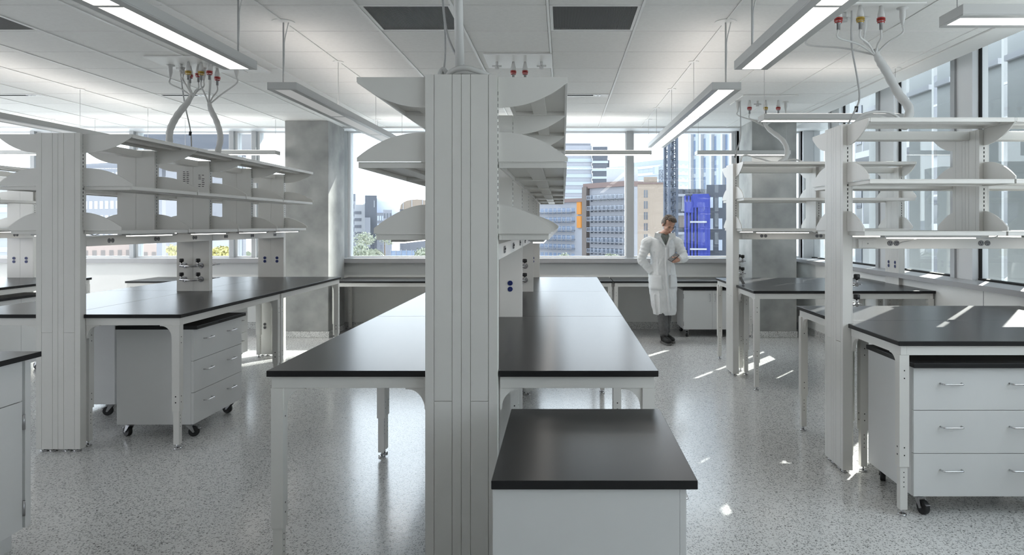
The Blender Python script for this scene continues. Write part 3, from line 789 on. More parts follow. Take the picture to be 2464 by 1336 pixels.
# head: tilted forward and towards the phone
HT_ = Matrix.Translation(HD) @ Matrix.Rotation(R(22), 4, 'Z') @ Matrix.Rotation(R(30), 4, 'X') @ Matrix.Rotation(R(7), 4, 'Y')
def H(x, y, z): return HT_ @ Vector((x, y, z))
def hb(x, y, z, r_, kk=None): (kk or k).ball((x, y, z), r_, None, 16, HT_)
hb(0, .012, .035, (.074, .092, .082)); hb(0, -.018, -.02, (.060, .070, .075)); hb(0, -.035, -.065, (.042, .045, .040)); hb(0, -.058, -.088, (.020, .018, .016))
hb(0, -.076, .012, (.046, .014, .010)); hb(-.036, -.060, -.022, (.020, .020, .020)); hb(.036, -.060, -.022, (.020, .020, .020))
for s in (-1, 1): hb(s*.076, .012, -.010, (.007, .017, .030)); hb(s*.072, .008, -.03, (.008, .010, .012))
capsule(k, H(0, -.083, .006), H(0, -.106, -.030), .008, .0115); hb(-.010, -.095, -.034, (.008, .010, .007)); hb(.010, -.095, -.034, (.008, .010, .007))
hb(0, -.081, -.058, (.024, .010, .010)); 
# hand holding the phone (right hand in the picture)
ph = Vector((.125, -.195, 1.085))
capsule(k, HR+Vector((.0, .0, -.005)), HR+Vector((-.035, -.022, -.012)), .026, .025)
for i in range(4):
    b0 = HR+Vector((-.030-.006*i, -.030+.002*i, .022-.018*i)); ln = (.040, .045, .042, .033)[i]
    m1 = b0+Vector((-ln*.8, -.022, .002)); m2 = m1+Vector((-.014, .012+.004, .016)); capsule(k, b0, m1, .0092, .0085); capsule(k, m1, m2, .0082, .0068)
capsule(k, HR+Vector((-.005, -.018, .020)), HR+Vector((-.022, -.048, .035)), .011, .0095); capsule(k, HR+Vector((-.022, -.048, .035)), HR+Vector((-.050, -.058, .040)), .0092, .0075)
# hand in the pocket
capsule(k, HL+Vector((0, 0, .02)), HL+Vector((.02, -.01, -.04)), .028, .026)
for i in range(4):
    b0 = HL+Vector((.045-.016*i, -.012, -.055)); m1 = b0+Vector((.01, -.004, -.035)); capsule(k, b0, m1, .009, .008); capsule(k, m1, m1+Vector((.002, .006, -.025)), .008, .007)
capsule(k, HL+Vector((.03, -.01, -.01)), HL+Vector((.06, -.02, -.045)), .011, .009)
body = k.build('body', 'skin', man); remesh(body, .0055, 3)
# face details
k = MB()
for s in (-1, 1): k.ball((s*.030, -.0765, -.004), (.0125, .006, .0065), None, 10, HT_)
k.build('eyes', 'hair', man)
k = MB()
for s in (-1, 1): k.tube([H(s*.012, -.091, .013), H(s*.030, -.089, .019), H(s*.048, -.078, .013)], .004, n=6)
k.build('eyebrows', 'hair', man)
k = MB(); k.tube([H(-.022, -.088, -.062), H(-.008, -.0935, -.060), H(.008, -.0935, -.060), H(.022, -.088, -.062)], [.002, .0045, .0045, .002], n=8); k.build('mouth', 'lip', man)
# hair: cap over the back and top, short sides
k = MB()
hb(0, .028, .046, (.079, .086, .078), k); hb(0, -.035, .100, (.058, .050, .026), k); hb(.010, -.062, .088, (.050, .026, .016), k)
hb(0, .055, .01, (.074, .060, .075), k)
for s in (-1, 1): hb(s*.072, .012, .028, (.010, .040, .036), k); hb(s*.0745, -.012, .005, (.005, .010, .022), k)
for i in range(60):
    a = random.uniform(-1, 1); x = a*.055; y0_ = random.uniform(-.04, .08)
    p = H(x, y0_, .118-.25*abs(x)**1.2-abs(y0_-.02)*.3); q_ = H(x+random.uniform(-.01, .02), y0_-.035, .112-.3*abs(x)-abs(y0_-.05)*.25); capsule(k, p, q_, .006, .003, 6)
hair = k.build('hair', 'hair', man); remesh(hair, .004, 2, [('hair_noise', .012, .004, 'CLOUDS')])
# shirt: collar and chest seen in the coat opening
k = MB()
loft(k, [(CH.x, CH.y-.005, 1.10, .135, .10), (CH.x, CH.y-.012, 1.22, .14, .105), (.0, .085, 1.32, .13, .085), (.012, .075, 1.365, .075, .066), (.018, .070, 1.405, .064, .062)])
o = k.build('shirt', 'shirt', man); remesh(o, .006, 3)
k = MB()
for s in (-1, 1):
    k.prism([(0, 0), (s*.062, .035), (s*.055, .075), (s*.022, .050)], 'y', -.004, .0, None, Matrix.Translation((.018, -.010, 1.338)) @ Matrix.Rotation(R(-18), 4, 'X'))
k.box(-.008, .008, -.002, .002, -.14, .01, None, Matrix.Translation((.012, -.024, 1.335)))
k.build('shirt_collar', 'shirt', man)
# trousers
k = MB()
capsule(k, PV+Vector((-.04, 0, .05)), PV+Vector((.04, 0, .05)), .115, .115)
for (hp, kn, an) in ((HPL, KN1, AN1), (HPR, KN2, AN2)):
    capsule(k, hp, kn, .10, .078); capsule(k, kn, an+Vector((0, .005, .035)), .076, .058)
o = k.build('trousers', 'trousers', man); remesh(o, .010, 4, [('trouser_folds', .06, .016, 'CLOUDS')])
# shoes
for (an, nm, rot) in ((AN1, 'near', 12), (AN2, 'far', 20)):
    T = Matrix.Translation((an.x, an.y, 0)) @ Matrix.Rotation(R(rot), 4, 'Z')
    k = MB(); 
    pr = [(-.0, .055, .036), (-.0, .03, .040), (.0, -.04, .040), (.002, -.10, .046), (.004, -.15, .044), (.006, -.19, .030), (.006, -.205, .012)]
    outl = [(x+r_, y) for x, y, r_ in pr]+[(x-r_, y) for x, y, r_ in pr[::-1]]
    k.prism(outl, 'z', .0, .028, None, T); so_ = k.build('shoe_sole', 'sole', man, .004)
    k = MB()
    for (x, y, z, r_) in ((0, .015, .06, (.038, .046, .05)), (0, -.03, .065, (.040, .05, .045)), (.002, -.08, .052, (.048, .065, .042)), (.004, -.138, .046, (.046, .064, .034)), (.002, -.10, .05, (.046, .07, .038)), (0, .01, .085, (.046, .052, .04))):
        k.ball((x, y, z), r_, None, 14, T)
    o = k.build('shoe', 'shoe', man); remesh(o, .006, 2)
    k = MB()
    for i in range(4): k.tube([T @ Vector((-.022, -.055-.018*i, .094-.010*i)), T @ Vector((0, -.058-.018*i, .101-.0115*i)), T @ Vector((.022, -.055-.018*i, .094-.010*i))], .003, n=6)
    k.build('laces', 'darkgap', o)
# lab coat
k = MB()
loft(k, [(.02, .085, .352, .142, .135), (.02, .09, .40, .150, .142), (.010, .10, .55, .170, .152), (.004, .115, .70, .184, .160), (.0, .125, .80, .186, .160), (-.002, .13, .92, .168, .152),
         (-.002, .125, 1.02, .152, .143), (-.002, .108, 1.12, .158, .142), (-.004, .10, 1.22, .172, .136), (-.008, .092, 1.29, .178, .118), (-.004, .088, 1.335, .150, .098), (.008, .085, 1.365, .085, .075)], n=48)
for s, (a, b_, c_) in ((-1, (SL, EL, HL)), (1, (SR, ER, HR))):
    a2 = a+Vector((-s*.03, .0, -.02)); capsule(k, a2, a+Vector((s*.010, 0, -.035)), .075, .069)
    e2 = c_+(b_-c_)*.20; d = (b_-c_).normalized()
    A1 = a+Vector((s*.008, 0, -.04)); n_ = 16; pts = []; rr = []
    for i_ in range(n_+1):
        t_ = i_/n_; pts.append(A1.lerp(b_, t_)); rr.append(.065-.007*t_+.0055*math.sin(i_*1.9+s)*(.4+t_))
    for i_ in range(1, n_+1):
        t_ = i_/n_; pts.append(b_.lerp(e2-d*.03, t_)); rr.append(.059-.012*t_+.006*math.sin(i_*2.1+s)*(1.2-t_))
    k.tube(pts, rr, n=20)
# long folds pulled from the pocketed hand and hanging to the hem
def fold(pts, r_): k.tube(smooth_path([(x, FY(x, z)+dy, z) for x, z, dy in pts], 6), r_, n=8)
def FY(x, z):
    tb = [(.352, .085, .142, .135), (.55, .10, .170, .152), (.70, .115, .184, .160), (.80, .125, .186, .160), (.92, .13, .168, .152), (1.02, .125, .152, .143), (1.12, .108, .158, .142), (1.22, .10, .172, .136), (1.29, .092, .178, .118), (1.36, .085, .09, .08)]
    z = min(max(z, .353), 1.355)
    for q0, q1 in zip(tb[:-1], tb[1:]):
        if z <= q1[0]:
            t_ = (z-q0[0])/(q1[0]-q0[0]); cy, rx, ry = (q0[i_]+(q1[i_]-q0[i_])*t_ for i_ in (1, 2, 3))
            return cy-ry*math.sqrt(max(.04, 1-(x/rx)**2))
    return .05
fold([(-.075, .90, 0), (-.045, 1.02, -.002), (.005, 1.13, .002)], .011); fold([(-.075, .90, 0), (-.078, 1.05, 0), (-.10, 1.20, .004)], .010)
fold([(-.07, .89, 0), (-.04, .78, -.002), (.0, .69, .002)], .011); fold([(-.06, .90, 0), (-.015, .84, 0), (.02, .74, .003)], .008)
fold([(-.06, .66, .004), (-.055, .52, -.002), (-.050, .38, .0)], .014); fold([(.055, .70, .004), (.075, .53, -.002), (.10, .38, 0)], .015)
fold([(-.12, .62, .004), (-.115, .48, .0), (-.10, .37, .0)], .011); fold([(.13, .66, .004), (.125, .50, 0), (.12, .38, 0)], .010)
fold([(.10, 1.06, .004), (.10, .98, -.001), (.085, .90, .003)], .010); fold([(-.125, 1.22, .004), (-.13, 1.12, 0), (-.125, 1.03, .003)], .010)
ct = k.build('lab_coat', 'coat', man)
remesh(ct, .008, 3, [('big_folds', .11, .018, 'CLOUDS'), ('small_folds', .035, .010, 'CLOUDS')])
# front line of the coat, for the shirt opening and the lapels
def front_y(z):   # front surface of the coat near the middle
    tb = [(.352, -.05), (.55, -.052), (.70, -.045), (.80, -.035), (.92, -.022), (1.02, -.018), (1.12, -.034), (1.22, -.036), (1.29, -.026), (1.335, -.012), (1.38, .01)]
    for (z0, y0_), (z1, y1_) in zip(tb[:-1], tb[1:]):
        if z <= z1: return y0_+(y1_-y0_)*(z-z0)/(z1-z0)
    return .01
# opening panel of shirt showing between the lapels
k = MB(); v = [(-.048, front_y(1.36)-.018, 1.375), (.072, front_y(1.36)-.018, 1.375), (.030, front_y(1.16)-.022, 1.17)]
pts = []
for i in range(7):
    t_ = i/6; z = 1.385-.135*t_; w_ = .056*(1-t_)+.004; c_ = .012+.012*t_; y = front_y(z)-.018
    pts += [(c_-w_, y, z), (c_+w_, y, z)]
k.raw(pts+[(p[0], p[1]+.01, p[2]) for p in pts], [(2*i, 2*i+2, 2*i+3, 2*i+1) for i in range(6)]+[(14+2*i, 14+2*i+1, 14+2*i+3, 14+2*i+2) for i in range(6)], None, None, True)
k.build('shirt_front', 'shirt', man)
k = MB(); k.tube([(.012, -.030, 1.355), (.016, front_y(1.31)-.024, 1.31), (.020, front_y(1.265)-.022, 1.265)], .004, n=6); k.build('shirt_placket', 'trousers', man)
# lapels and collar of the coat
def strip(name, pts, w_, th, m='coat'):
    k = MB(); sp = smooth_path(pts, 5); v = []; n_ = len(sp)
    for i, p in enumerate(sp):
        ww = w_[0]+(w_[1]-w_[0])*i/(n_-1)
        for (dx, dy) in ((-ww, 0), (0, -th), (ww, 0), (0, th)): v.append((p[0]+dx, p[1]+dy, p[2]))
    fs = []
    for i in range(n_-1):
        for j in range(4): fs.append((i*4+j, i*4+(j+1) % 4, (i+1)*4+(j+1) % 4, (i+1)*4+j))
    fs += [(3, 2, 1, 0), tuple((n_-1)*4+j for j in range(4))]
    k.raw(v, fs, None, None, True); return k.build(name, m, man)
strip('lapel', [(-.075, .005, 1.40), (-.062, -.040, 1.36), (-.030, -.052, 1.30), (.016, -.058, 1.235)], (.028, .010), .008)
strip('lapel', [(.100, .005, 1.40), (.090, -.040, 1.36), (.056, -.052, 1.30), (.024, -.058, 1.235)], (.028, .010), .008)
k = MB()
cpts = [(-.098, -.012, 1.372), (-.082, .03, 1.392), (-.060, .09, 1.412), (.012, .135, 1.42), (.088, .09, 1.412), (.104, .03, 1.392), (.118, -.012, 1.372)]
k.tube(smooth_path(cpts, 6), .019, n=8); o = k.build('coat_collar', 'coat', man); remesh(o, .006, 3)
k = MB()
for s, cx_ in ((-1, -.085), (1, .105)):
    k.prism([(cx_-s*.050, .012), (cx_+s*.034, .022), (cx_+s*.046, -.042), (cx_-s*.030, -.075)], 'y', -.045, -.037, None, Matrix.Translation((0, 0, 1.392)))
k.build('collar_point', 'coat', man, .003)
# placket, pockets
strip('coat_placket', [(.022, front_y(1.22)-.024, 1.225), (.022, front_y(1.0)-.028, 1.0), (.030, front_y(.8)-.028, .80), (.045, front_y(.6)-.026, .60), (.065, -.066, .36)], (.016, .018), .006)
def pocket(cx_, z0, z1, w_, rot=0):
    n_ = 6; v = []
    for j in range(n_+1):
        for i in range(n_+1):
            x = cx_+w_*(i/n_-.5); z = z0+(z1-z0)*j/n_; rx = .19
            y = FY(x, z)-.014; v.append((x, y, z))
    m_ = len(v); v += [(a, b_+.012, c_) for a, b_, c_ in v]; fs = []
    for j in range(n_):
        for i in range(n_):
            a = j*(n_+1)+i; fs.append((a, a+1, a+n_+2, a+n_+1)); fs.append((m_+a, m_+a+n_+1, m_+a+n_+2, m_+a+1))
    for i in range(n_):
        a = n_*(n_+1)+i; fs.append((a, a+1, m_+a+1, m_+a)); a = i; fs.append((a+1, a, m_+a, m_+a+1))
        a = i*(n_+1); fs.append((a, a+n_+1, m_+a+n_+1, m_+a)); a = i*(n_+1)+n_; fs.append((a+n_+1, a, m_+a, m_+a+n_+1))
    k = MB(); k.raw(v, fs, None, None, True); return k.build('coat_pocket', 'coat', man)
pocket(.105, 1.10, 1.215, .095); pocket(-.095, .68, .87, .14); pocket(.125, .70, .87, .10)
# phone
T = Matrix.Translation(MAN+(0,)) @ Matrix.Translation(HR+Vector((-.062, -.040, .030))) @ Matrix.Rotation(R(20), 4, 'Z') @ Matrix.Rotation(R(-35), 4, 'Y') @ Matrix.Rotation(R(28), 4, 'X')
r = empty('phone', (MAN[0]+HR.x-.062, MAN[1]+HR.y-.04, HR.z+.03), 0, 'dark phone held in the hand of the man in the white coat', 'phone')
TL = Matrix.Translation(-Vector(r.location)) @ T
k = MB(); k.box(-.070, .070, -.036, .036, -.004, .004, None, TL); k.build('case', 'black', r, .002)
k = MB(); k.box(-.065, .065, -.033, .033, .0041, .0046, None, TL); k.build('screen', 'card', r)

# ------------------------------------------------------------------ the city outside
def cm(name, c, r=.7): 
    M[name] = mat(name, tuple(x*.56 for x in c), r); return name
M['asphalt'] = noise_mat('city_ground', (.55, .55, .54), (.62, .62, .61), .08, .9)
for nm, c in (('f_grey', (.22, .23, .27)), ('f_lgrey', (.36, .37, .42)), ('f_white', (.55, .56, .60)), ('f_beige', (.40, .32, .26)), ('f_brown', (.16, .13, .12)), ('f_dark', (.09, .10, .13)),
              ('f_pink', (.42, .31, .27)), ('f_blue', (.03, .05, .36)), ('f_orange', (.62, .24, .03)), ('f_steel', (.10, .12, .17)), ('f_pale', (.45, .50, .56)), ('f_roof', (.22, .15, .14)), ('f_teal', (.16, .24, .30)), ('f_panel', (.56, .58, .58)), ('f_stone', (.42, .43, .43))): cm(nm, c)
for nm, c in (('w_dark', (.05, .06, .08)), ('w_blue', (.12, .16, .24)), ('w_light', (.30, .34, .42))): M[nm] = mat(nm, c, .15, spec=.8)
M['leaf'] = noise_mat('foliage', (.13, .15, .10), (.30, .31, .25), 3, .9); M['leaf_yellow'] = noise_mat('yellow_foliage', (.30, .27, .08), (.42, .38, .16), 3, .9)
M['leaf_sunlit'] = noise_mat('sunlit_foliage', (.35, .38, .33), (.6, .62, .58), 3, .9); M['trunk'] = mat('trunk', (.12, .09, .07), .9); M['hill'] = noise_mat('hill', (.125, .145, .20), (.15, .17, .23), .01, 1)  # street tree's sunlit whiteness is put into its leaf colour
tag(B('ground', -900, 1200, 14, 2200, GROUND-1, GROUND, 'asphalt'), kind='structure')
def bld(label, px0, px1, D0, D1, ytop, depth, wall, spec, cat='building', name='building', ztop=None, group=None):
    """front face runs from pixel column px0 at distance D0 to px1 at D1; spec = list of functions adding parts"""
    if abs(D0-D1) <= 6: D1 = D0*(1+(px0-VX)**2/F**2)/(1+(px0-VX)*(px1-VX)/F**2)
    a = Vector(((px0-VX)*D0/F, D0, 0)); b_ = Vector(((px1-VX)*D1/F, D1, 0)); d = b_-a; wd = d.length; yaw = math.atan2(d.y, d.x)
    Dm = D1 if D1 < D0 else D0
    zt = ztop if ztop is not None else EYE+(VY-ytop)*Dm/F
    r = empty(name, (a.x, a.y, GROUND), yaw, label, cat, group); Hh = zt-GROUND
    k = MB(); k.box(0, wd, 0, depth, 0, Hh); k.build('wall', wall, r)
    for s in spec: s(r, wd, Hh, depth)
    return r
def floors(n_from_top, fh, nx, mw, ww=.6, wh=.6, x0=0, x1=1, top=.6, frame=None, y=-.05, name='window'):
    """windows as separate parts, top rows first"""
    def g(r, wd, Hh, dp):
        xa, xb = x0*wd, x1*wd; st = (xb-xa)/nx
        for j in range(n_from_top):
            for i in range(nx):
                k = MB(); z = Hh-top-(j+1)*fh+fh*(1-wh)/2; x = xa+st*(i+.5)
                k.box(x-st*ww/2, x+st*ww/2, y, .02, z, z+fh*wh)
                if frame: k.box(x-.04*st, x+.04*st, y-.03, y, z, z+fh*wh, frame)
                k.build(name, mw, r)
    return g
def bands(n_, fh, m, hh=.35, top=.4, out=.25, name='band', x0=0, x1=1, side=True):
    def g(r, wd, Hh, dp):
        for j in range(n_):
            k = MB(); z = Hh-top-(j+1)*fh; k.box(x0*wd-(out if side else 0), x1*wd+(out if side else 0), -out, dp+(out if side else 0), z, z+fh*hh); k.build(name, m, r)
    return g
def blk(name, x0, x1, y0, y1, zt0, zt1, m):
    """block measured down from the roof line; x as fraction of the width"""
    def g(r, wd, Hh, dp): k = MB(); k.box(x0*wd, x1*wd, y0, y1, Hh+zt0, Hh+zt1); k.build(name, m, r)
    return g
def balconies(n_, fh, nx, x0, x1, m='f_lgrey', rail='w_light', top=.6, out=1.6):
    def g(r, wd, Hh, dp):
        xa, xb = x0*wd, x1*wd; st = (xb-xa)/nx
        for j in range(n_):
            for i in range(nx):
                z = Hh-top-(j+1)*fh; k = MB(); x = xa+st*i+.1
                k.box(x, x+st-.2, -out, 0, z, z+.25); 
                for q_ in range(7): xx = x+(st-.2)*q_/6; k.box(xx-.03, xx+.03, -out, -out+.05, z+.25, z+1.2, rail)
                k.box(x, x+st-.2, -out, -out+.06, z+1.15, z+1.22, rail); k.build('balcony', m, r)
    return g
# centre right: apartment block with balconies
bld('long grey glass apartment block with balconies and a brown roof edge', 1408, 1512, 205, 190, 463, 8, 'f_lgrey',
    [floors(7, 3.0, 9, 'w_dark', .55, .62, .12, .98, 1.6), balconies(6, 3.0, 5, .14, .98, 'f_grey'), blk('roof_edge', -.0, 1.01, -.8, 8, -.2, 1.2, 'f_roof'), blk('pier', .0, .11, -1.2, 6, -22, .2, 'f_brown'),
     blk('penthouse', .45, .85, 1, 6, 1.2, 5.5, 'f_white')], ztop=EYE+10.6)
bld('left wing of the apartment block with an orange panel', 1270, 1408, 250, 228, 489, 6, 'f_lgrey',
    [floors(6, 3.0, 11, 'w_blue', .66, .62, 0, .84, 1.5), balconies(5, 3.0, 6, .02, .84, 'f_grey'), blk('roof_edge', 0, 1, -.8, 6, -.2, 1.0, 'f_roof'), blk('orange_panel', .885, .95, -.6, 0, -4.2, .1, 'f_orange'), blk('orange_panel', .885, .95, -.6, 0, -8.6, -4.8, 'f_orange')], ztop=EYE+7.6)
bld('tall grey office tower with horizontal bands behind the apartment block', 1318, 1424, 300, 300, 350, 20, 'f_lgrey', [bands(12, 3.3, 'f_pale', .45), blk('crown', .02, .98, .5, 19, 0, 1.0, 'f_grey')])
bld('dark stepped wing of the banded office tower', 1426, 1462, 299, 299, 350, 14, 'f_dark', [bands(10, 3.3, 'f_pale', .3), blk('step', 1.0, 1.14, 2, 14, -34, -5.5, 'f_dark'), blk('step', 1.14, 1.3, 4, 12, -34, -10, 'f_dark')], ztop=EYE+33)
bld('beige apartment block with narrow dark windows', 1534, 1604, 170, 170, 441, 12, 'f_beige', [floors(7, 2.65, 1, 'w_dark', .55, .68, .17, .40, 1.2, 'f_beige'), floors(6, 2.65, 1, 'w_dark', .5, .6, .86, .99, 1.2), blk('stair_tower', .22, .68, 1, 10, 0, 1.6, 'f_beige'), blk('parapet', 0, 1, -.2, 12, -.2, .2, 'f_roof')])
bld('pale glass tower far behind the crane', 1600, 1662, 340, 350, 383, 30, 'f_pale', [bands(9, 3.4, 'w_light', .4), floors(6, 3.4, 5, 'w_light', .6, .5, 0, 1, 1)])
bld('dark building behind the construction site', 1700, 1790, 100, 100, 444, 4, 'f_dark', [floors(5, 3.0, 4, 'w_light', .4, .5, 0, 1, 1)])

def tower_fins(r, wd, Hh, dp):
    for i in range(7):
        x = wd*(i+.5)/7; k = MB(); k.box(x-.3, x+.3, -.6, 0, 20, Hh); k.build('fin', 'f_white', r)
bld('white and blue high-rise with tall narrow windows at the right back window', 1656, 1850, 128, 105, 0, 25, 'f_pale',
    [floors(7, 3.3, 7, 'w_blue', .5, .78, 0, 1, 14.0, 'f_white'), tower_fins, blk('soffit', 0, 1, -.8, 0, -38.2, -36.8, 'f_grey')], ztop=44)
# construction site
def slabs(r, wd, Hh, dp):
    for j in range(7):
        k = MB(); z = Hh-1-j*2.6; k.box(0, wd, -.3, dp, z, z+.35); k.build('slab', 'f_lgrey', r)
        for i in range(7):
            if random.random() < .7:
                k = MB(); x = wd*(i+random.random()*.6)/7; k.box(x, x+random.uniform(.3, 1.6), -.2, .1, z-random.uniform(1, 2.2), z, random.choice(['f_brown', 'f_grey', 'f_dark', 'f_beige'])); k.build('infill', 'f_grey', r)
    for i in range(8):
        k = MB(); x = wd*i/7; k.box(x-.2, x+.2, 0, .4, 0, Hh); k.build('post', 'f_grey', r)
r_ = bld('unfinished concrete floors of a construction site behind the crane mast', 1606, 1696, 97, 97, 455, 2.5, 'f_dark', [slabs])
def bars(r, wd, Hh, dp):
    for i in range(8):
        k = MB(); x = wd*i/7; k.box(x-.13-(.12 if i in (5, 6) else 0), x+.13+(.12 if i in (5, 6) else 0), -.4, 0, 0, Hh-.2); k.build('blue_column', 'f_blue', r)
    k = MB(); k.box(-.1, wd*.35, -.45, 0, Hh-2.2, Hh-.9); k.box(wd*.3, wd, -.45, 0, Hh-1.6, Hh); k.build('blue_beam', 'f_blue', r)
    for z in (3.4, 6.6, 9.6): k = MB(); k.box(wd*.2, wd*.9, -.6, -.4, Hh-z, Hh-z+.2); k.build('walkway', 'f_white', r)
bld('bright blue steel frame on the construction site', 1649, 1706, 84, 80, 467, 3, 'f_dark', [bars], cat='steel frame', name='steel_frame')
# crane
def crane(label, px, D, ytop, ybot, wd):
    p = W(px, 541, D); zt = EYE+(VY-ytop)*D/F; r = empty('tower_crane', (p.x, D, GROUND), R(20), label, 'crane'); Hh = zt-GROUND
    k = MB(); h = wd/2
    for a in (-h, h):
        for b_ in (-h, h): k.box(a-.13, a+.13, b_-.13, b_+.13, 0, Hh)
    k.build('mast', 'f_steel', r)
    k = MB(); n_ = int(Hh/wd); s_ = Hh/n_
    for j in range(n_):
        z = j*s_
        for (a0, b0, a1, b1) in ((-h, -h, h, -h), (h, -h, h, h), (h, h, -h, h), (-h, h, -h, -h)):
            k.tube([(a0, b0, z), (a1, b1, z+s_)], .06, n=4); k.tube([(a0, b0, z), (a1, b1, z)], .05, n=4)
    k.build('lattice', 'f_steel', r); return r
crane('blue grey lattice crane mast rising behind the man', 1614, 75, 300, 620, .9)
r = crane('small distant crane with a raised jib', 1592, 320, 408, 620, 1.6)
k = MB(); Hh = EYE+(VY-408)*320/F-GROUND; k.tube([(-3, 0, Hh), (8, 0, Hh+6)], .5, n=4); k.box(-4, -2, -1, 1, Hh-2, Hh+1); k.build('jib', 'f_pale', r)
# left of the central column
bld('white slab building with dark horizontal window bands', 853, 880, 205, 200, 492, 16, 'f_white', [bands(9, 2.0, 'f_grey', .4, .8, .1, 'window_band', 0, .6, False)])
bld('grey block at the left end of the skyline beside the concrete column', 826, 856, 240, 235, 466, 14, 'f_grey', [bands(8, 2.6, 'f_lgrey', .4, 1, .1, 'window_band', 0, 1, False)])
bld('dark grey tower with one small white window', 878, 907, 190, 186, 470, 16, 'f_dark', [floors(1, 2.6, 1, 'f_white', .12, .7, .6, .95, 1.0), blk('wing', 0, .45, -3, 0, -14, -6, 'f_grey')])
bld('low grey buildings beneath the hill', 907, 935, 272, 272, 512, 5, 'f_grey', [floors(3, 3, 5, 'w_light', .6, .6)])
bld('flat roofed grey block right of the low buildings beneath the hill', 922, 943, 250, 250, 505, 8, 'f_lgrey', [floors(3, 3, 3, 'w_dark', .6, .6)])
r = bld('building with a striped barrel roof', 962, 1045, 210, 205, 503, 20, 'f_grey', [floors(3, 3, 8, 'w_blue', .6, .5)])
wd = 10.1; k = MB(); Hh = EYE+(VY-503)*205/F-GROUND
pts = [(wd*(.5-.5*math.cos(math.pi*i/10)), 3.0*math.sin(math.pi*i/10)**.7) for i in range(11)]
k.prism([(x, Hh+z) for x, z in pts], 'y', -.5, 20); o = k.build('roof', 'f_beige', r)
for i in (2, 4, 6, 8):
    k = MB(); x, z = pts[i]; k.box(x-.1, x+.1, -.7, -.45, Hh, Hh+z); k.build('rib', 'f_white', r)
k = MB(); k.box(0, 30, 0, 3, 0, 7); r = empty('fence', ((940-VX)*140/F, 140, GROUND), 0, 'long blue grey site fence low in the window', 'fence'); k = MB(); k.box(0, 5.2, 0, .3, 0, 10.4); k.build('panel', 'w_blue', r)
for i in range(6): k = MB(); k.box(i*1.04-.05, i*1.04+.05, -.1, 0, 0, 10.6); k.build('post', 'f_lgrey', r)
# behind the left island
bld('pale office block with rows of white windows behind the left shelving', 150, 330, 160, 150, 388, 24, 'f_grey', [floors(7, 3.1, 12, 'f_white', .6, .55, .15, 1, 1.4)])
bld('light grey office block seen above the far left shelf', -60, 118, 175, 165, 401, 24, 'f_lgrey', [bands(8, 3.2, 'f_pale', .4, 1, .15, 'band', 0, 1, False)])
bld('beige brick building low in the left windows', 196, 318, 95, 92, 584, 14, 'f_pink', [floors(2, 2.4, 6, 'f_brown', .5, .6)])
bld('second beige building low in the left windows', 340, 400, 96, 94, 588, 14, 'f_pink', [floors(1, 2.4, 3, 'f_brown', .5, .6)])
bld('white low building near the yellow tree', 500, 572, 130, 128, 575, 10, 'f_white', [floors(1, 2.6, 4, 'w_light', .7, .5)])
bld('slender grey tower behind the left shelving', 376, 418, 210, 205, 478, 14, 'f_lgrey', [floors(6, 3, 3, 'w_blue', .5, .6)])
r = empty('canopy', (-17.2, 30, GROUND), 0, 'blue grey flat canopy outside the top of the left windows', 'canopy')
k = MB(); k.box(-1, 3.2, 0, 3, 18.75, 20.2); k.build('roof', 'f_dark', r)
for x in (-.7, 2.9): k = MB(); k.box(x-.12, x+.12, 1.4, 1.7, 0, 18.75); k.build('post', 'f_grey', r)
# across the street, right side
bld('neighbouring building with balconies outside the right windows', (14/46*F+VX), (14/8*F+VX), 46, 8, 0, 8, 'f_stone',
    [floors(6, 3.0, 11, 'w_dark', .5, .6, 0, 1, .8), balconies(6, 3.0, 8, .02, .98, 'f_white', 'f_white', 1.2)], ztop=8.5)
bld('teal glass tower past the right concrete column', 1926, 2006, 62, 60, 0, 8, 'f_teal', [floors(9, 2.0, 5, 'w_blue', .85, .85, 0, 1, 6)], ztop=22)
def sun_block_tower(label, q0, q1, t_=70, ht=56):  # invented tower on the sun line, added to block sun through the windows
    a = Vector((.6*t_+.8*q0, .8*t_-.6*q0, 0)); yaw = math.atan2(-.6, .8)
    r = empty('building', (a.x, a.y, GROUND), yaw, label, 'building'); wd = q1-q0
    k = MB(); k.box(0, wd, 0, 2.5, 0, ht-GROUND); k.build('wall', 'f_lgrey', r)
    floors(12, 3.2, 3, 'w_blue', .7, .6, 0, 1, 34)(r, wd, ht-GROUND, 2.5)
sun_block_tower('added sun-blocking tower far outside the right windows, nearest the street', -7.3, -4.42); sun_block_tower('middle one of three added sun-blocking towers outside the right windows', -9.4, -8.3)
sun_block_tower('leftmost of three added sun-blocking towers outside the right windows', -12.8, -10.0)
# white sun-screen panels standing in front of the right windows
gaps = [(6.50, 6.86), (7.30, 7.40), (8.03, 8.33), (8.67, 8.80), (9.37, 9.49), (10.27, 10.33), (10.60, 11.15), (11.33, 11.42)]  # gap positions chosen to let the sun in as narrow slits
names = ['nearest', 'second', 'third', 'fourth', 'fifth', 'sixth', 'seventh', 'eighth', 'ninth']
edges = [3.9]+[g_ for gp in gaps for g_ in gp]+[12.6]
first = None
for i in range(0, len(edges), 2):
    a, b_ = edges[i], edges[i+1]
    r = empty('facade_panel', (4.6, (a+b_)/2, GROUND), 0, names[i//2]+' pale vertical facade panel outside the right windows, counted from the camera', 'panel', 'pale vertical sun screen panels outside the right windows')
    h = (b_-a)/2; k = MB(); k.box(-.012, .012, -h, h, 9, 5.6-GROUND); k.build('sheet', 'f_panel', r)
    for z in (-GROUND+.7, -GROUND+3.2):
        k = MB(); k.box(-.05, -.012, -h, h, z, z+.06); k.build('rail', 'f_white', r)
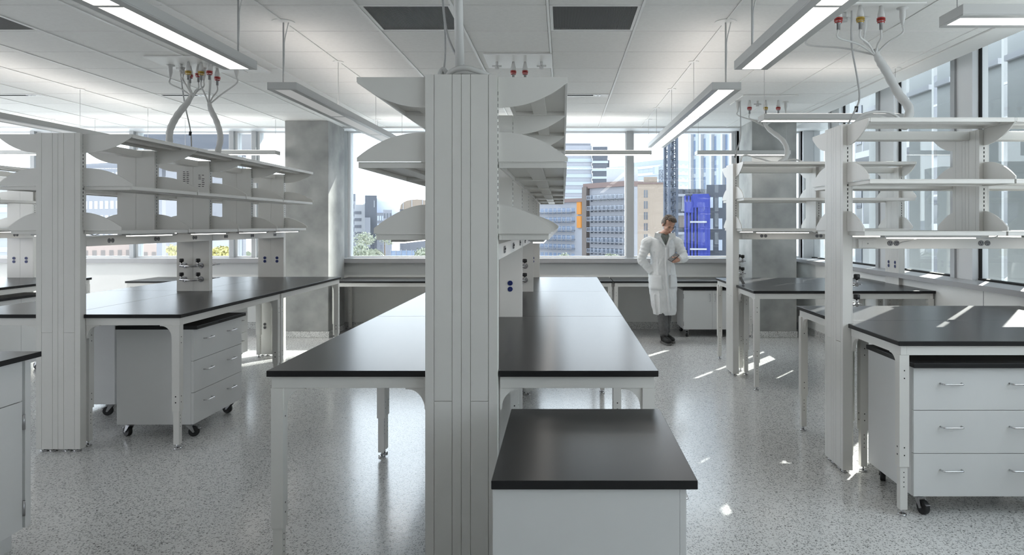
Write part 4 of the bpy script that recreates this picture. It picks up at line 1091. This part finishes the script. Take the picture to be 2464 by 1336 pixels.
# hills
k = MB(); D = 1900; pts = []; n_ = 60
import itertools
for i in range(n_+1):
    px = 300+i*1500/n_; h = 12+52*math.exp(-((px-932)/45)**2)+22*math.exp(-((px-1050)/110)**2)+16*math.exp(-((px-700)/90)**2)+3*math.sin(i*1.1)
    pts.append(((px-VX)*D/F, h*D/F))
v = []; fs = []
for j in range(6):
    for (x, h) in pts: v.append((x*(1+.05*j), D+j*60, GROUND+(h+15)*math.sin(math.pi*min(j, 3)/6)))
for j in range(5):
    for i in range(n_): fs.append((j*(n_+1)+i, j*(n_+1)+i+1, (j+1)*(n_+1)+i+1, (j+1)*(n_+1)+i))
k.raw(v, fs, None, None, True); tag(k.build('hills', 'hill'), kind='structure')
# trees
def leafball(k, c, r_, n_, sz):
    for _ in range(n_):
        d = Vector((random.gauss(0, 1), random.gauss(0, 1), random.gauss(0, 1))).normalized()*r_*random.uniform(.5, 1)
        p = Vector(c)+Vector((d.x, d.y, d.z*.85)); a = Vector((random.gauss(0, 1), random.gauss(0, 1), random.gauss(0, 1))).normalized(); b_ = a.orthogonal().normalized()
        k.raw([p-a*sz, p+b_*sz*.5, p+a*sz, p-b_*sz*.5], [(0, 1, 2, 3)], None)
def tree(px, D, ytop, label, wd=4.0, m='leaf', palm=False):
    zt = EYE+(VY-ytop)*D/F; r = empty('palm_tree' if palm else 'tree', ((px-VX)*D/F, D, GROUND), 0, label, 'tree'); Hh = zt-GROUND
    k = MB(); k.tube([(0, 0, 0), (.1, 0, Hh*.5), (0, .1, Hh-wd*.5)], [.3, .2, .14], n=8); k.build('trunk', 'trunk', r); k = MB()
    if palm:
        for i in range(22):
            a = random.uniform(0, 6.28); ln = wd*.55; up_ = random.uniform(-.2, .9)
            p = [Vector((0, 0, Hh-wd*.4)), Vector((math.cos(a)*ln*.5, math.sin(a)*ln*.5, Hh-wd*.4+ln*.45*up_)), Vector((math.cos(a)*ln, math.sin(a)*ln, Hh-wd*.4+ln*(.3*up_-.25)))]
            sp = smooth_path(p, 5)
            for q_ in sp:
                for sg in (-1, 1):
                    sd = Vector((-math.sin(a), math.cos(a), 0))*sg*.5; k.raw([q_, q_+sd+Vector((0, 0, -.3)), q_+sd*.9+Vector((0, 0, -.42)), q_+Vector((0, 0, -.1))], [(0, 1, 2, 3)], None)
    else:
        for _ in range(7): leafball(k, (random.uniform(-.25, .25)*wd, random.uniform(-.25, .25)*wd, Hh-wd*random.uniform(.3, .6)), wd*.28, 60, .28 if D > 50 else .09)
    k.build('crown', m, r)
for (px, D, y, l, wd, m_, pl) in ((872, 150, 552, 'leafy tree left of the dark grey tower', 6, 'leaf', False), (896, 130, 588, 'palm tree low in the window below the dark tower', 4, 'leaf', True),
    (858, 120, 575, 'pale leafy tree at the left edge of the central left window', 5, 'leaf', False), (1010, 130, 590, 'bushy tree at the right end of the blue fence', 4, 'leaf', False), (925, 190, 548, 'tree behind the blue fence', 6, 'leaf', False),
    (536, 90, 585, 'yellow leaved tree under the left shelving', 3.0, 'leaf_yellow', False), (598, 95, 592, 'palm tree seen left of the outlet column of the left island', 3.2, 'leaf', True), (420, 90, 586, 'yellowish tree beside the second beige building', 2.5, 'leaf_yellow', False),
    (2452, 12.5, 590, 'sunlit leafy street tree close outside the nearest right window', 2.2, 'leaf_sunlit', False), (1350, 140, 604, 'round tree below the left wing of the apartment block', 3.5, 'leaf', False), (1470, 140, 606, 'round tree below the apartment block balconies', 3.5, 'leaf', False)):
    tree(px, D, y, l, wd, m_, pl)
